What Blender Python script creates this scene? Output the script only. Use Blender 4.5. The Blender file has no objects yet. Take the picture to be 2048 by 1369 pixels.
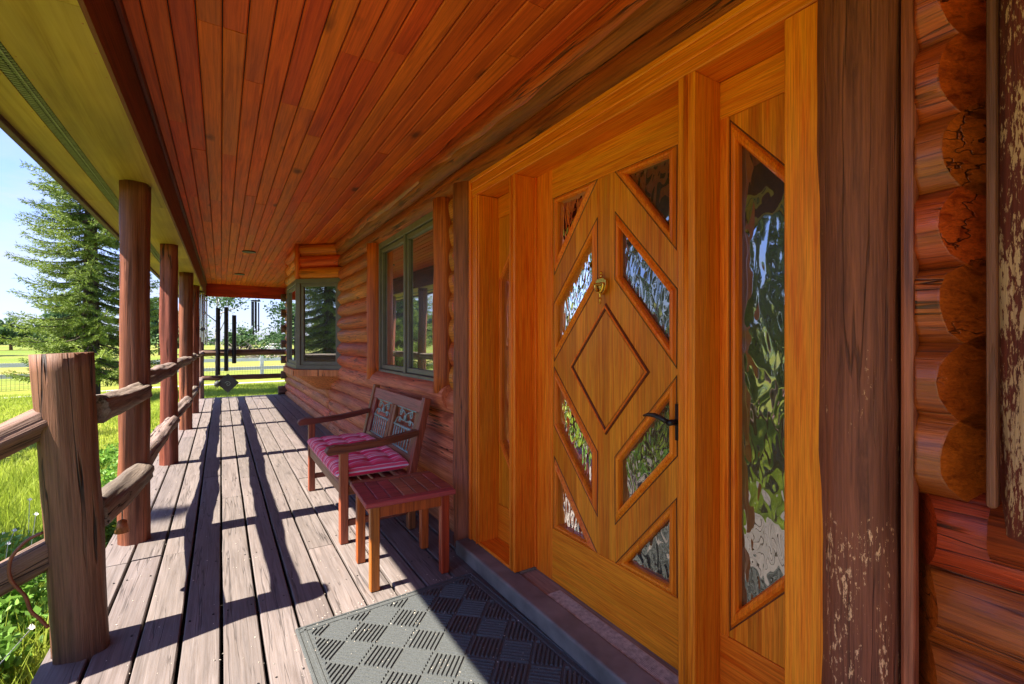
import bpy, bmesh, math, random
import numpy as np
from mathutils import Vector, Matrix, noise
from mathutils.geometry import tessellate_polygon
random.seed(7); rng=np.random.default_rng(7)
S=bpy.context.scene; COL=S.collection
PI=math.pi
# ------------------------------------------------------------ camera
cam=bpy.data.cameras.new('camera'); co=bpy.data.objects.new('camera',cam); COL.objects.link(co); S.camera=co
cam.sensor_width=36; cam.lens=36*920/2048; cam.clip_start=.02; cam.clip_end=6000
TH=math.atan(582/920)
co.location=(0,0,1.25); co.rotation_euler=(PI/2,0,-TH)
# ------------------------------------------------------------ sky and sun
SUN_EL=math.radians(53); SUN_DIR=Vector((-1,.04,0)).normalized()
w=bpy.data.worlds.new('World'); S.world=w; w.use_nodes=True
nt=w.node_tree; nt.nodes.clear()
def N(nt,t,**k):
    n=nt.nodes.new(t)
    for a,b in k.items(): setattr(n,a,b)
    return n
sky=N(nt,'ShaderNodeTexSky',sky_type='NISHITA',sun_disc=False,sun_elevation=SUN_EL,sun_rotation=math.atan2(SUN_DIR.x,SUN_DIR.y))
sky.air_density=1.3; sky.dust_density=.6; sky.ozone_density=2.5
tc=N(nt,'ShaderNodeTexCoord'); mp=N(nt,'ShaderNodeMapping'); mp.inputs['Scale'].default_value=(1.2,1.2,5.5)
ns=N(nt,'ShaderNodeTexNoise'); ns.inputs['Scale'].default_value=1.6; ns.inputs['Detail'].default_value=7; ns.inputs['Roughness'].default_value=.6; ns.inputs['Distortion'].default_value=.5
rp=N(nt,'ShaderNodeValToRGB'); rp.color_ramp.elements[0].position=.42; rp.color_ramp.elements[0].color=(.08,.08,.08,1); rp.color_ramp.elements[1].position=.72; rp.color_ramp.elements[1].color=(.85,.85,.85,1)
mx=N(nt,'ShaderNodeMix',data_type='RGBA'); mx.inputs[7].default_value=(1.15,1.2,1.36,1)
bg=N(nt,'ShaderNodeBackground'); bg.inputs['Strength'].default_value=.15
out=N(nt,'ShaderNodeOutputWorld'); L=nt.links.new
L(tc.outputs['Generated'],mp.inputs[0]); L(mp.outputs[0],ns.inputs[0]); L(ns.outputs[0],rp.inputs[0]); tn=N(nt,'ShaderNodeMix',data_type='RGBA',blend_type='MULTIPLY'); tn.inputs[0].default_value=1; tn.inputs[7].default_value=(.225,.265,.50,1); L(sky.outputs[0],tn.inputs[6]); L(rp.outputs[0],mx.inputs[0]); L(tn.outputs[2],mx.inputs[6]); L(mx.outputs[2],bg.inputs[0]); L(bg.outputs[0],out.inputs[0])
sl=bpy.data.lights.new('sun','SUN'); sl.energy=3.6; sl.angle=math.radians(.53); sl.color=(1,.90,.78)
so=bpy.data.objects.new('sun',sl); COL.objects.link(so)
sd=Vector((SUN_DIR.x*math.cos(SUN_EL),SUN_DIR.y*math.cos(SUN_EL),math.sin(SUN_EL)))
so.rotation_euler=sd.to_track_quat('Z','Y').to_euler(); so.location=(-20,0,30)
S.view_settings.view_transform='Standard'; S.view_settings.look='None'; S.view_settings.exposure=2.4; S.view_settings.gamma=1; S.view_settings.use_curve_mapping=False
S.render.engine='CYCLES'
try:
    S.cycles.max_bounces=8; S.cycles.diffuse_bounces=5; S.cycles.glossy_bounces=3; S.cycles.caustics_reflective=False; S.cycles.caustics_refractive=False; S.cycles.use_denoising=True
except Exception: pass
# ------------------------------------------------------------ object helpers
def empty(name,loc=(0,0,0),rz=0,label=None,cat=None,group=None,kind=None):
    o=bpy.data.objects.new(name,None); COL.objects.link(o); o.location=loc; o.rotation_euler=(0,0,rz); o.empty_display_size=.1
    return tag(o,label,cat,group,kind)
def tag(o,label=None,cat=None,group=None,kind=None):
    if label: o['label']=label
    if cat: o['category']=cat
    if group: o['group']=group
    if kind: o['kind']=kind
    return o
class MB:
    def __init__(s): s.v=[]; s.f=[]
    def add(s,v,f):
        n=len(s.v); s.v+= [tuple(p) for p in v]; s.f+=[tuple(i+n for i in q) for q in f]; return s
    def box(s,x0,x1,y0,y1,z0,z1,M=None):
        v=[Vector((x,y,z)) for x in(x0,x1) for y in(y0,y1) for z in(z0,z1)]
        if M: v=[M@p for p in v]
        return s.add(v,[(0,1,3,2),(4,6,7,5),(0,4,5,1),(2,3,7,6),(0,2,6,4),(1,5,7,3)])
    def bar(s,p,q,w,h,up=(0,0,1)):
        p=Vector(p);q=Vector(q);d=(q-p);Lh=d.length;d.normalize();u=Vector(up);x=d.cross(u).normalized();u=x.cross(d)
        M=Matrix.Translation(p)@Matrix((x,u,d)).transposed().to_4x4()
        return s.box(-w/2,w/2,-h/2,h/2,0,Lh,M)
    def cyl(s,p,q,r0,r1=None,seg=10,cap=True):
        r1=r0 if r1 is None else r1
        p=Vector(p);q=Vector(q);d=(q-p).normalized();a=d.orthogonal().normalized();b=d.cross(a)
        v=[];
        for c,r in((p,r0),(q,r1)):
            for i in range(seg):
                t=2*PI*i/seg; v.append(c+a*r*math.cos(t)+b*r*math.sin(t))
        f=[(i,(i+1)%seg,seg+(i+1)%seg,seg+i) for i in range(seg)]
        if cap: f+= [tuple(reversed(range(seg))),tuple(range(seg,2*seg))]
        return s.add(v,f)
    def tube(s,pts,rad,seg=8,closed=False):
        pts=[Vector(p) for p in pts];n=len(pts);v=[];pa=None
        for i,p in enumerate(pts):
            if closed: d=pts[(i+1)%n]-pts[i-1]
            else: d=pts[min(i+1,n-1)]-pts[max(i-1,0)]
            d.normalize()
            a=d.orthogonal().normalized() if pa is None else (pa-d*pa.dot(d)).normalized()
            pa=a;b=d.cross(a);r=rad[i] if hasattr(rad,'__len__') else rad
            for k in range(seg):
                t=2*PI*k/seg; v.append(p+a*r*math.cos(t)+b*r*math.sin(t))
        f=[]
        for i in range(n if closed else n-1):
            j=(i+1)%n
            for k in range(seg): f.append((i*seg+k,i*seg+(k+1)%seg,j*seg+(k+1)%seg,j*seg+k))
        if not closed: f+=[tuple(reversed(range(seg))),tuple(range((n-1)*seg,n*seg))]
        return s.add(v,f)
    def lathe(s,c,prof,seg=16):
        c=Vector(c);v=[];f=[];n=len(prof)
        for r,z in prof:
            for k in range(seg): v.append(c+Vector((r*math.cos(2*PI*k/seg),r*math.sin(2*PI*k/seg),z)))
        for i in range(n-1):
            for k in range(seg): f.append((i*seg+k,i*seg+(k+1)%seg,(i+1)*seg+(k+1)%seg,(i+1)*seg+k))
        f+=[tuple(reversed(range(seg))),tuple(range((n-1)*seg,n*seg))]
        return s.add(v,f)
    def mesh(s,name,mat):
        m=bpy.data.meshes.new(name); m.from_pydata(s.v,[],s.f); m.validate(); m.update()
        if mat: m.materials.append(mat)
        return m
    def build(s,name,mat,parent=None,smooth=False,bev=0,loc=None,seg=1):
        m=s.mesh(name,mat)
        if smooth:
            m.polygons.foreach_set('use_smooth',[True]*len(m.polygons))
        o=bpy.data.objects.new(name,m); COL.objects.link(o)
        if parent: o.parent=parent
        if loc: o.location=loc
        if bev:
            b=o.modifiers.new('bevel','BEVEL'); b.width=bev; b.segments=seg; b.limit_method='ANGLE'
        return o
def box(name,mat,parent,x0,x1,y0,y1,z0,z1,bev=.002,seg=1):
    c=((x0+x1)/2,(y0+y1)/2,(z0+z1)/2)
    return MB().box(x0-c[0],x1-c[0],y0-c[1],y1-c[1],z0-c[2],z1-c[2]).build(name,mat,parent,bev=bev,loc=c,seg=seg)
def npmesh(name,V,F,mat,parent=None,smooth=False):
    V=np.asarray(V,dtype=np.float32);F=np.asarray(F,dtype=np.int32);k=F.shape[1]
    m=bpy.data.meshes.new(name); m.vertices.add(len(V)); m.vertices.foreach_set('co',V.ravel())
    m.loops.add(F.size); m.loops.foreach_set('vertex_index',F.ravel()); m.polygons.add(len(F))
    m.polygons.foreach_set('loop_start',np.arange(0,F.size,k,dtype=np.int32)); m.polygons.foreach_set('loop_total',np.full(len(F),k,dtype=np.int32))
    if smooth: m.polygons.foreach_set('use_smooth',np.ones(len(F),dtype=bool))
    m.update(calc_edges=True); m.materials.append(mat)
    o=bpy.data.objects.new(name,m); COL.objects.link(o)
    if parent: o.parent=parent
    return o
# ------------------------------------------------------------ materials
def ramp(nt,pts):
    r=N(nt,'ShaderNodeValToRGB'); e=r.color_ramp.elements
    e[0].position,e[0].color=pts[0][0],(*pts[0][1],1); e[1].position,e[1].color=pts[-1][0],(*pts[-1][1],1)
    for p,c in pts[1:-1]:
        x=e.new(p); x.color=(*c,1)
    return r
def g3(v): return (v,v,v)
def wood(name,base,dark,axis='Z',scale=28,rough=.6,bump=.25,knot=0,wear=0,wearcol=(.6,.42,.25),rnd=.3,strip=0,stripaxis=1,blotch=.4,coat=0,crack=0,spec=.4,light=None,hue=.02,wearscale=7,wearlow=None,fibre=.62,crackscale=20):
    m=bpy.data.materials.new(name); m.use_nodes=True; nt=m.node_tree; L=nt.links.new; P=nt.nodes['Principled BSDF']
    tc=N(nt,'ShaderNodeTexCoord'); oi=N(nt,'ShaderNodeObjectInfo')
    ml=N(nt,'ShaderNodeVectorMath',operation='SCALE'); ml.inputs[0].default_value=(31.7,17.3,53.1); L(oi.outputs['Random'],ml.inputs['Scale'])
    ad=N(nt,'ShaderNodeVectorMath',operation='ADD'); L(tc.outputs['Object'],ad.inputs[0]); L(ml.outputs[0],ad.inputs[1])
    k={'X':(.045,1,1),'Y':(1,.045,1),'Z':(1,1,.045)}[axis]
    mp=N(nt,'ShaderNodeMapping'); mp.inputs['Scale'].default_value=k; L(ad.outputs[0],mp.inputs[0])
    n1=N(nt,'ShaderNodeTexNoise'); n1.inputs['Scale'].default_value=scale*1.6; n1.inputs['Detail'].default_value=7; n1.inputs['Roughness'].default_value=.65; n1.inputs['Distortion'].default_value=.6; L(mp.outputs[0],n1.inputs[0])
    lt=light or tuple(min(1,c*1.25) for c in base)
    r1=ramp(nt,[(.33,dark),(.5,base),(.7,lt)]); L(n1.outputs[0],r1.inputs[0]); col=r1.outputs[0]
    k2={'X':(.25,1,1),'Y':(1,.25,1),'Z':(1,1,.25)}[axis]
    mp2=N(nt,'ShaderNodeMapping'); mp2.inputs['Scale'].default_value=k2; L(ad.outputs[0],mp2.inputs[0])
    n2=N(nt,'ShaderNodeTexNoise'); n2.inputs['Scale'].default_value=5; n2.inputs['Detail'].default_value=4; L(mp2.outputs[0],n2.inputs[0])
    r2=ramp(nt,[(.3,g3(1-blotch)),(.7,g3(1.0))]); L(n2.outputs[0],r2.inputs[0])
    mpf=N(nt,'ShaderNodeMapping'); mpf.inputs['Scale'].default_value={'X':(.02,1,1),'Y':(1,.02,1),'Z':(1,1,.02)}[axis]; L(ad.outputs[0],mpf.inputs[0])
    nf=N(nt,'ShaderNodeTexNoise'); nf.inputs['Scale'].default_value=scale*6.5; nf.inputs['Detail'].default_value=3; nf.inputs['Roughness'].default_value=.7; L(mpf.outputs[0],nf.inputs[0])
    rf=ramp(nt,[(.32,(fibre,fibre*.93,fibre*.86)),(.62,g3(1.0))]); L(nf.outputs[0],rf.inputs[0])
    def mul(a,b,f=1.0):
        x=N(nt,'ShaderNodeMix',data_type='RGBA',blend_type='MULTIPLY'); x.inputs[0].default_value=f; L(a,x.inputs[6]); L(b,x.inputs[7]); return x.outputs[2]
    col=mul(col,r2.outputs[0]); col=mul(col,rf.outputs[0]); hh_=N(nt,'ShaderNodeMath',operation='ADD'); L(n1.outputs[0],hh_.inputs[0]); L(nf.outputs[0],hh_.inputs[1]); hgt=hh_.outputs[0]
    if strip:
        sp=N(nt,'ShaderNodeSeparateXYZ'); L(tc.outputs['Object'],sp.inputs[0])
        dv=N(nt,'ShaderNodeMath',operation='DIVIDE'); dv.inputs[1].default_value=strip; L(sp.outputs[stripaxis],dv.inputs[0])
        fl=N(nt,'ShaderNodeMath',operation='FLOOR'); L(dv.outputs[0],fl.inputs[0]); wn=N(nt,'ShaderNodeTexWhiteNoise',noise_dimensions='1D'); L(fl.outputs[0],wn.inputs['W'])
        r3=ramp(nt,[(0,(.68,.6,.5)),(1,(1.0,1.0,1.0))]); L(wn.outputs['Value'],r3.inputs[0]); col=mul(col,r3.outputs[0])
    if knot:
        kk={'X':(.45,1,1),'Y':(1,.45,1),'Z':(1,1,.45)}[axis]
        mp3=N(nt,'ShaderNodeMapping'); mp3.inputs['Scale'].default_value=kk; L(ad.outputs[0],mp3.inputs[0])
        vo=N(nt,'ShaderNodeTexVoronoi'); vo.inputs['Scale'].default_value=3.3; L(mp3.outputs[0],vo.inputs[0])
        n5=N(nt,'ShaderNodeTexNoise'); n5.inputs['Scale'].default_value=25; L(mp3.outputs[0],n5.inputs[0])
        ma=N(nt,'ShaderNodeMath',operation='MULTIPLY_ADD'); ma.inputs[1].default_value=.12; L(n5.outputs[0],ma.inputs[0]); L(vo.outputs['Distance'],ma.inputs[2])
        r4=ramp(nt,[(.07+.03,(1-knot*.85,)*3),(.19,g3(1.0))]); L(ma.outputs[0],r4.inputs[0]); col=mul(col,r4.outputs[0])
    if crack:
        kc={'X':(.035,1,1),'Y':(1,.035,1),'Z':(1,1,.035)}[axis]
        mp4=N(nt,'ShaderNodeMapping'); mp4.inputs['Scale'].default_value=kc; L(ad.outputs[0],mp4.inputs[0])
        n6=N(nt,'ShaderNodeTexNoise'); n6.inputs['Scale'].default_value=crackscale; n6.inputs['Detail'].default_value=3; L(mp4.outputs[0],n6.inputs[0])
        d_=(1-crack)**2
        r5=ramp(nt,[(.485,(1,1,1)),(.497,(d_,d_,d_)),(.503,(d_,d_,d_)),(.515,(1,1,1))]); L(n6.outputs[0],r5.inputs[0])
        mk=ramp(nt,[(.46,(1,1,1)),(.56,(0,0,0))]); L(n2.outputs[0],mk.inputs[0])
        cm=N(nt,'ShaderNodeMix',data_type='RGBA',blend_type='LIGHTEN'); cm.inputs[0].default_value=1; L(r5.outputs[0],cm.inputs[6]); L(mk.outputs[0],cm.inputs[7]); col=mul(col,cm.outputs[2])
        hm=N(nt,'ShaderNodeMath',operation='MULTIPLY_ADD'); hm.inputs[1].default_value=4.0; L(cm.outputs[2],hm.inputs[0]); L(hgt,hm.inputs[2]); hgt=hm.outputs[0]
    if wear:
        kw={'X':(.3,1,1),'Y':(1,.3,1),'Z':(1,1,.3)}[axis]
        mp5=N(nt,'ShaderNodeMapping'); mp5.inputs['Scale'].default_value=kw; L(ad.outputs[0],mp5.inputs[0])
        n7=N(nt,'ShaderNodeTexNoise'); n7.inputs['Scale'].default_value=wearscale*6; n7.inputs['Detail'].default_value=6; n7.inputs['Roughness'].default_value=.7; L(mp5.outputs[0],n7.inputs[0])
        n8=N(nt,'ShaderNodeTexNoise'); n8.inputs['Scale'].default_value=wearscale*.6; L(mp5.outputs[0],n8.inputs[0])
        am=N(nt,'ShaderNodeMath',operation='MULTIPLY_ADD'); am.inputs[1].default_value=.8; L(n8.outputs[0],am.inputs[0]); L(n7.outputs[0],am.inputs[2]); wv=am.outputs[0]
        if wearlow:
            sp=N(nt,'ShaderNodeSeparateXYZ'); L(tc.outputs['Object'],sp.inputs[0]); mr=N(nt,'ShaderNodeMapRange'); mr.inputs[1].default_value=wearlow[0]; mr.inputs[2].default_value=wearlow[1]; mr.inputs[3].default_value=0; mr.inputs[4].default_value=.35; L(sp.outputs[2],mr.inputs[0])
            su=N(nt,'ShaderNodeMath',operation='SUBTRACT'); L(wv,su.inputs[0]); L(mr.outputs[0],su.inputs[1]); wv=su.outputs[0]
        th=1.12-.3*wear
        r6=ramp(nt,[(th-.02,(0,0,0)),(th+.02,(1,1,1))]); L(wv,r6.inputs[0])
        x=N(nt,'ShaderNodeMix',data_type='RGBA'); L(r6.outputs[0],x.inputs[0]); L(col,x.inputs[6]); x.inputs[7].default_value=(*wearcol,1); col=x.outputs[2]
    hs=N(nt,'ShaderNodeHueSaturation'); mr=N(nt,'ShaderNodeMapRange'); mr.inputs[3].default_value=1-rnd*.6; mr.inputs[4].default_value=1+rnd*.4; L(oi.outputs['Random'],mr.inputs[0]); L(mr.outputs[0],hs.inputs['Value'])
    mh=N(nt,'ShaderNodeMath',operation='MULTIPLY'); mh.inputs[1].default_value=7.31; L(oi.outputs['Random'],mh.inputs[0]); fr=N(nt,'ShaderNodeMath',operation='FRACT'); L(mh.outputs[0],fr.inputs[0])
    mh2=N(nt,'ShaderNodeMapRange'); mh2.inputs[3].default_value=.5-hue; mh2.inputs[4].default_value=.5+hue; L(fr.outputs[0],mh2.inputs[0]); L(mh2.outputs[0],hs.inputs['Hue'])
    L(col,hs.inputs['Color']); L(hs.outputs[0],P.inputs['Base Color'])
    bp=N(nt,'ShaderNodeBump'); bp.inputs['Strength'].default_value=bump; bp.inputs['Distance'].default_value=.004; L(hgt,bp.inputs['Height']); L(bp.outputs[0],P.inputs['Normal'])
    rr=N(nt,'ShaderNodeMapRange'); rr.inputs[3].default_value=max(.05,rough-.12); rr.inputs[4].default_value=min(1,rough+.12); L(n2.outputs[0],rr.inputs[0]); L(rr.outputs[0],P.inputs['Roughness'])
    P.inputs['Specular IOR Level'].default_value=spec
    if coat: P.inputs['Coat Weight'].default_value=coat; P.inputs['Coat Roughness'].default_value=.25
    return m
def plain(name,col,rough=.6,metal=0,noise_amt=.2,nscale=20,bump=0,spec=.5):
    m=bpy.data.materials.new(name); m.use_nodes=True; nt=m.node_tree; L=nt.links.new; P=nt.nodes['Principled BSDF']
    tc=N(nt,'ShaderNodeTexCoord'); n=N(nt,'ShaderNodeTexNoise'); n.inputs['Scale'].default_value=nscale; n.inputs['Detail'].default_value=5; L(tc.outputs['Object'],n.inputs[0])
    r=ramp(nt,[(.3,tuple(c*(1-noise_amt) for c in col)),(.7,tuple(min(1,c*(1+noise_amt)) for c in col))]); L(n.outputs[0],r.inputs[0]); L(r.outputs[0],P.inputs['Base Color'])
    P.inputs['Roughness'].default_value=rough; P.inputs['Metallic'].default_value=metal; P.inputs['Specular IOR Level'].default_value=spec
    if bump:
        b=N(nt,'ShaderNodeBump'); b.inputs['Strength'].default_value=bump; b.inputs['Distance'].default_value=.005; L(n.outputs[0],b.inputs['Height']); L(b.outputs[0],P.inputs['Normal'])
    return m
def glass(name,refl=.3,wavy=0,vs=26,dark=(.02,.022,.02)):
    m=bpy.data.materials.new(name); m.use_nodes=True; nt=m.node_tree; L=nt.links.new; P=nt.nodes['Principled BSDF']; O=nt.nodes['Material Output']
    P.inputs['Base Color'].default_value=(*dark,1); P.inputs['Roughness'].default_value=.3
    G=N(nt,'ShaderNodeBsdfGlossy'); G.inputs['Roughness'].default_value=.015; G.inputs['Color'].default_value=(.95,.97,.95,1)
    lw=N(nt,'ShaderNodeLayerWeight'); lw.inputs[0].default_value=.25; mr=N(nt,'ShaderNodeMapRange'); mr.inputs[3].default_value=refl; mr.inputs[4].default_value=1
    L(lw.outputs['Fresnel'],mr.inputs[0]); M=N(nt,'ShaderNodeMixShader'); L(mr.outputs[0],M.inputs[0]); L(P.outputs[0],M.inputs[1]); L(G.outputs[0],M.inputs[2]); L(M.outputs[0],O.inputs[0])
    tc=N(nt,'ShaderNodeTexCoord'); b=N(nt,'ShaderNodeBump')
    if wavy:
        mp=N(nt,'ShaderNodeMapping'); mp.inputs['Scale'].default_value=(1,1,.42); L(tc.outputs['Object'],mp.inputs[0])
        n0=N(nt,'ShaderNodeTexNoise'); n0.inputs['Scale'].default_value=9; n0.inputs['Detail'].default_value=2; L(mp.outputs[0],n0.inputs[0])
        mm=N(nt,'ShaderNodeMix',data_type='RGBA'); mm.inputs[0].default_value=.12; L(mp.outputs[0],mm.inputs[6]); L(n0.outputs['Color'],mm.inputs[7])
        v=N(nt,'ShaderNodeTexVoronoi',feature='SMOOTH_F1'); v.inputs['Scale'].default_value=vs; v.inputs['Smoothness'].default_value=.35; L(mm.outputs[2],v.inputs[0])
        L(v.outputs['Distance'],b.inputs['Height']); b.inputs['Strength'].default_value=wavy; b.inputs['Distance'].default_value=.012
    else:
        n=N(nt,'ShaderNodeTexNoise'); n.inputs['Scale'].default_value=1.3; n.inputs['Detail'].default_value=1; L(tc.outputs['Object'],n.inputs[0]); L(n.outputs[0],b.inputs['Height']); b.inputs['Strength'].default_value=.15; b.inputs['Distance'].default_value=.01
    L(b.outputs[0],G.inputs['Normal'])
    return m
def leafmat(name,c1,c2,scale=3,rough=.6,trans=.35,zfade=None):
    m=bpy.data.materials.new(name); m.use_nodes=True; nt=m.node_tree; L=nt.links.new; P=nt.nodes['Principled BSDF']; O=nt.nodes['Material Output']
    g=N(nt,'ShaderNodeNewGeometry'); n=N(nt,'ShaderNodeTexNoise'); n.inputs['Scale'].default_value=scale; n.inputs['Detail'].default_value=5; L(g.outputs['Position'],n.inputs[0])
    r=ramp(nt,[(.32,c1),(.68,c2)]); L(n.outputs[0],r.inputs[0])
    wn=N(nt,'ShaderNodeHueSaturation'); mr=N(nt,'ShaderNodeMapRange'); mr.inputs[3].default_value=.65; mr.inputs[4].default_value=1.35; L(g.outputs['Random Per Island'],mr.inputs[0]); L(mr.outputs[0],wn.inputs['Value']); L(r.outputs[0],wn.inputs['Color'])
    L(wn.outputs[0],P.inputs['Base Color']); P.inputs['Roughness'].default_value=rough; P.inputs['Specular IOR Level'].default_value=.3
    T=N(nt,'ShaderNodeBsdfTranslucent'); L(wn.outputs[0],T.inputs[0]); M=N(nt,'ShaderNodeMixShader'); M.inputs[0].default_value=trans; L(P.outputs[0],M.inputs[1]); L(T.outputs[0],M.inputs[2]); L(M.outputs[0],O.inputs[0])
    return m

M={}
M['deck']=wood('deck_wood',(.182,.156,.146),(.13,.11,.102),'Y',34,.75,.28,knot=.35,wear=.12,wearcol=(.36,.29,.25),rnd=.25,blotch=.22,crack=.3,hue=.012,fibre=.84)
M['ceil']=wood('ceiling_pine',(.86,.14,.012),(.60,.08,.006),'Y',20,.6,.15,knot=.85,rnd=.14,blotch=.3,hue=.008,fibre=.75)
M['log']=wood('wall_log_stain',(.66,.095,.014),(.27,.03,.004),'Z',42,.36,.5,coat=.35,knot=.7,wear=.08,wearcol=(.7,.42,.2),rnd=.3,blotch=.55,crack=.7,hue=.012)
M['loglow']=wood('bounce_lit_lower_log',(.95,.30,.13),(.66,.14,.045),'Z',24,.6,.5,knot=.6,wear=.2,wearcol=(.88,.6,.4),rnd=.25,blotch=.45,crack=.75,hue=.012)  # paler base paints in light bounced off the deck; flecks are wear
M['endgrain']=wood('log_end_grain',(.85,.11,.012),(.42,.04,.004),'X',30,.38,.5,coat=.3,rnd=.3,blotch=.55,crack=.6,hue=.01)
M['logtop']=wood('shaded_upper_log',(.46,.11,.014),(.20,.035,.005),'Z',24,.5,.5,knot=.7,rnd=.2,blotch=.55,crack=.7,hue=.01)  # darker copy of the log stain, shade under the ceiling put into the colour
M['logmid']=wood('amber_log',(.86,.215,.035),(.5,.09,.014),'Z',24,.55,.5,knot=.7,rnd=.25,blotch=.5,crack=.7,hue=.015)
M['bright_log']=wood('orange_log_stain',(1,.19,.02),(.75,.09,.008),'Z',14,.5,.3,knot=.5,rnd=.15,crack=.4)
M['jamb_log']=wood('peeling_brown_log',(.31,.115,.036),(.16,.055,.015),'Z',34,.6,.7,wear=.42,wearcol=(.78,.48,.2),rnd=.1,blotch=.4,crack=.3,wearscale=24,wearlow=(0.3,2.4))
M['jamb_log2']=wood('weathered_red_log',(.42,.12,.05),(.22,.055,.025),'Z',17,.6,.5,wear=.33,wearcol=(.72,.5,.28),rnd=.1,blotch=.4,crack=.4,wearscale=12,wearlow=(.3,1.8))
M['bark']=wood('flaking_trim_log',(.24,.06,.02),(.12,.028,.01),'Z',17,.7,.8,wear=.62,wearcol=(.62,.40,.18),rnd=.05,blotch=.4,wearscale=26)
M['post']=wood('post_stain',(.36,.10,.055),(.18,.042,.022),'Z',26,.6,.7,knot=.8,wear=.1,wearcol=(.6,.38,.25),rnd=.2,blotch=.55,crack=.85,hue=.012)
M['stump']=wood('stump_stain',(.27,.10,.065),(.14,.045,.028),'Z',26,.6,.8,knot=.85,wear=.12,wearcol=(.55,.33,.22),rnd=.05,blotch=.6,crack=.9,crackscale=14)
M['rail']=wood('grey_rail_wood',(.34,.27,.22),(.15,.11,.09),'Z',24,.75,.9,knot=.6,rnd=.25,blotch=.5,crack=.9)
M['rail_dark']=wood('brown_rail_wood',(.26,.14,.10),(.11,.055,.04),'Z',24,.7,.9,knot=.6,rnd=.2,blotch=.55,crack=.85)
M['oak']=wood('oak_frame',(.98,.235,.012),(.82,.13,.004),'Z',42,.42,.12,rnd=.14,blotch=.14,spec=.25,hue=.006)
M['oakY']=wood('oak_cross_grain',(.98,.265,.013),(.86,.165,.004),'Y',42,.42,.12,rnd=.14,blotch=.14,spec=.25,hue=.006)
M['oakstrip']=wood('oak_strip_panel',(.99,.315,.018),(.88,.19,.006),'Z',42,.4,.12,rnd=.05,strip=.043,blotch=.1,spec=.25,hue=.003)
M['oakdark']=wood('oak_groove',(.20,.06,.012),(.10,.025,.005),'Z',40,.5,.1,rnd=.1)
M['trim_orange']=wood('orange_trim_log',(.85,.17,.018),(.5,.07,.006),'Z',16,.5,.35,knot=.4,rnd=.1,crack=.4)
M['bench']=wood('bench_stain',(.42,.115,.045),(.2,.05,.02),'Z',34,.45,.3,rnd=.25,blotch=.4,coat=.15,wear=.06,wearcol=(.5,.3,.2))
M['benchx']=wood('bench_stain_cross',(.28,.085,.035),(.13,.035,.018),'X',34,.45,.3,rnd=.25,blotch=.4,coat=.15)
M['benchy']=wood('bench_stain_long',(.46,.16,.09),(.24,.07,.04),'Y',34,.45,.3,rnd=.25,blotch=.4,coat=.15)
M['tableleg']=wood('table_stain',(.60,.11,.02),(.32,.045,.01),'Z',34,.42,.25,rnd=.15,coat=.15)
M['tabletop']=wood('table_top_stain',(.46,.11,.07),(.27,.055,.035),'X',34,.5,.35,rnd=.2,wear=.16,wearcol=(.75,.66,.6))
M['beam']=wood('beam_stain',(.20,.04,.01),(.10,.018,.005),'Y',24,.6,.3,rnd=.1)
M['redbeam']=wood('red_beam_stain',(.70,.05,.012),(.45,.025,.006),'X',20,.5,.2,rnd=.05)
M['soffit']=wood('soffit_plywood',(.50,.36,.05),(.36,.24,.02),'Y',9,.6,.1,rnd=.12,blotch=.45,knot=.5,light=(.56,.42,.08),hue=.012,fibre=.85)
M['fascia']=plain('fascia_paint',(.07,.03,.03),.6,noise_amt=.3)
M['gutter']=plain('gutter_edge',(.22,.36,.38),.4,noise_amt=.2)
M['vent']=plain('vent_metal',(.015,.02,.015),.6,noise_amt=.3)
M['ventbar']=plain('vent_mesh',(.17,.20,.12),.5,noise_amt=.2)
M['winframe']=plain('window_frame_green',(.155,.14,.115),.45,noise_amt=.15,nscale=8)
M['glass']=glass('window_glass',.42)
M['hammer']=glass('hammered_glass',.24,wavy=.3,dark=(.03,.025,.012))
M['hammer2']=glass('hammered_glass_door',.17,vs=42,wavy=.28,dark=(.03,.025,.012))
M['sillgrey']=plain('step_paint',(.15,.135,.12),.6,noise_amt=.35,nscale=9,bump=.2)
M['sillwood']=wood('weathered_sill',(.36,.28,.20),(.18,.13,.09),'Y',30,.7,.5,rnd=.1,wear=.2,wearcol=(.35,.2,.12))
M['alu']=plain('worn_aluminium',(.50,.46,.40),.45,.3,.35,60)
M['brass']=plain('brass',(.75,.45,.08),.22,1,.15,30)
M['black']=plain('black_iron',(.02,.02,.022),.4,.3,.3,40)
M['mat']=plain('mat_rubber',(.072,.080,.078),.85,noise_amt=.35,nscale=260,bump=.5,spec=.3)
M['iron']=plain('green_cast_iron',(.36,.50,.44),.5,.3,.4,60,.2)
M['darkiron']=plain('dark_chime_metal',(.02,.018,.025),.35,.6,.3,30)
M['silver']=plain('silver_tube',(.55,.56,.56),.22,.9,.1,30)
M['sail']=plain('slate_sail',(.055,.06,.06),.6,noise_amt=.3)
M['string']=plain('grey_cord',(.3,.3,.3),.8)
M['cable']=plain('brown_cable',(.18,.05,.02),.5,noise_amt=.4)
M['rust']=plain('rusty_copper',(.40,.16,.07),.5,.5,.4,60)
M['fencewhite']=plain('fence_white',(.62,.64,.68),.5,noise_amt=.08,nscale=3)
M['wire']=plain('fence_wire',(.12,.13,.12),.5,.5)
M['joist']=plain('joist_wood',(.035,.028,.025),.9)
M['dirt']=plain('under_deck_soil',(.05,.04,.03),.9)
M['white']=plain('white_paint',(.7,.7,.7),.4)
M['rubber']=plain('tyre_rubber',(.02,.02,.02),.8)
M['darkglass']=plain('car_glass',(.02,.025,.03),.1)
M['roof']=plain('roof_shingle',(.08,.07,.065),.9)
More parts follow.
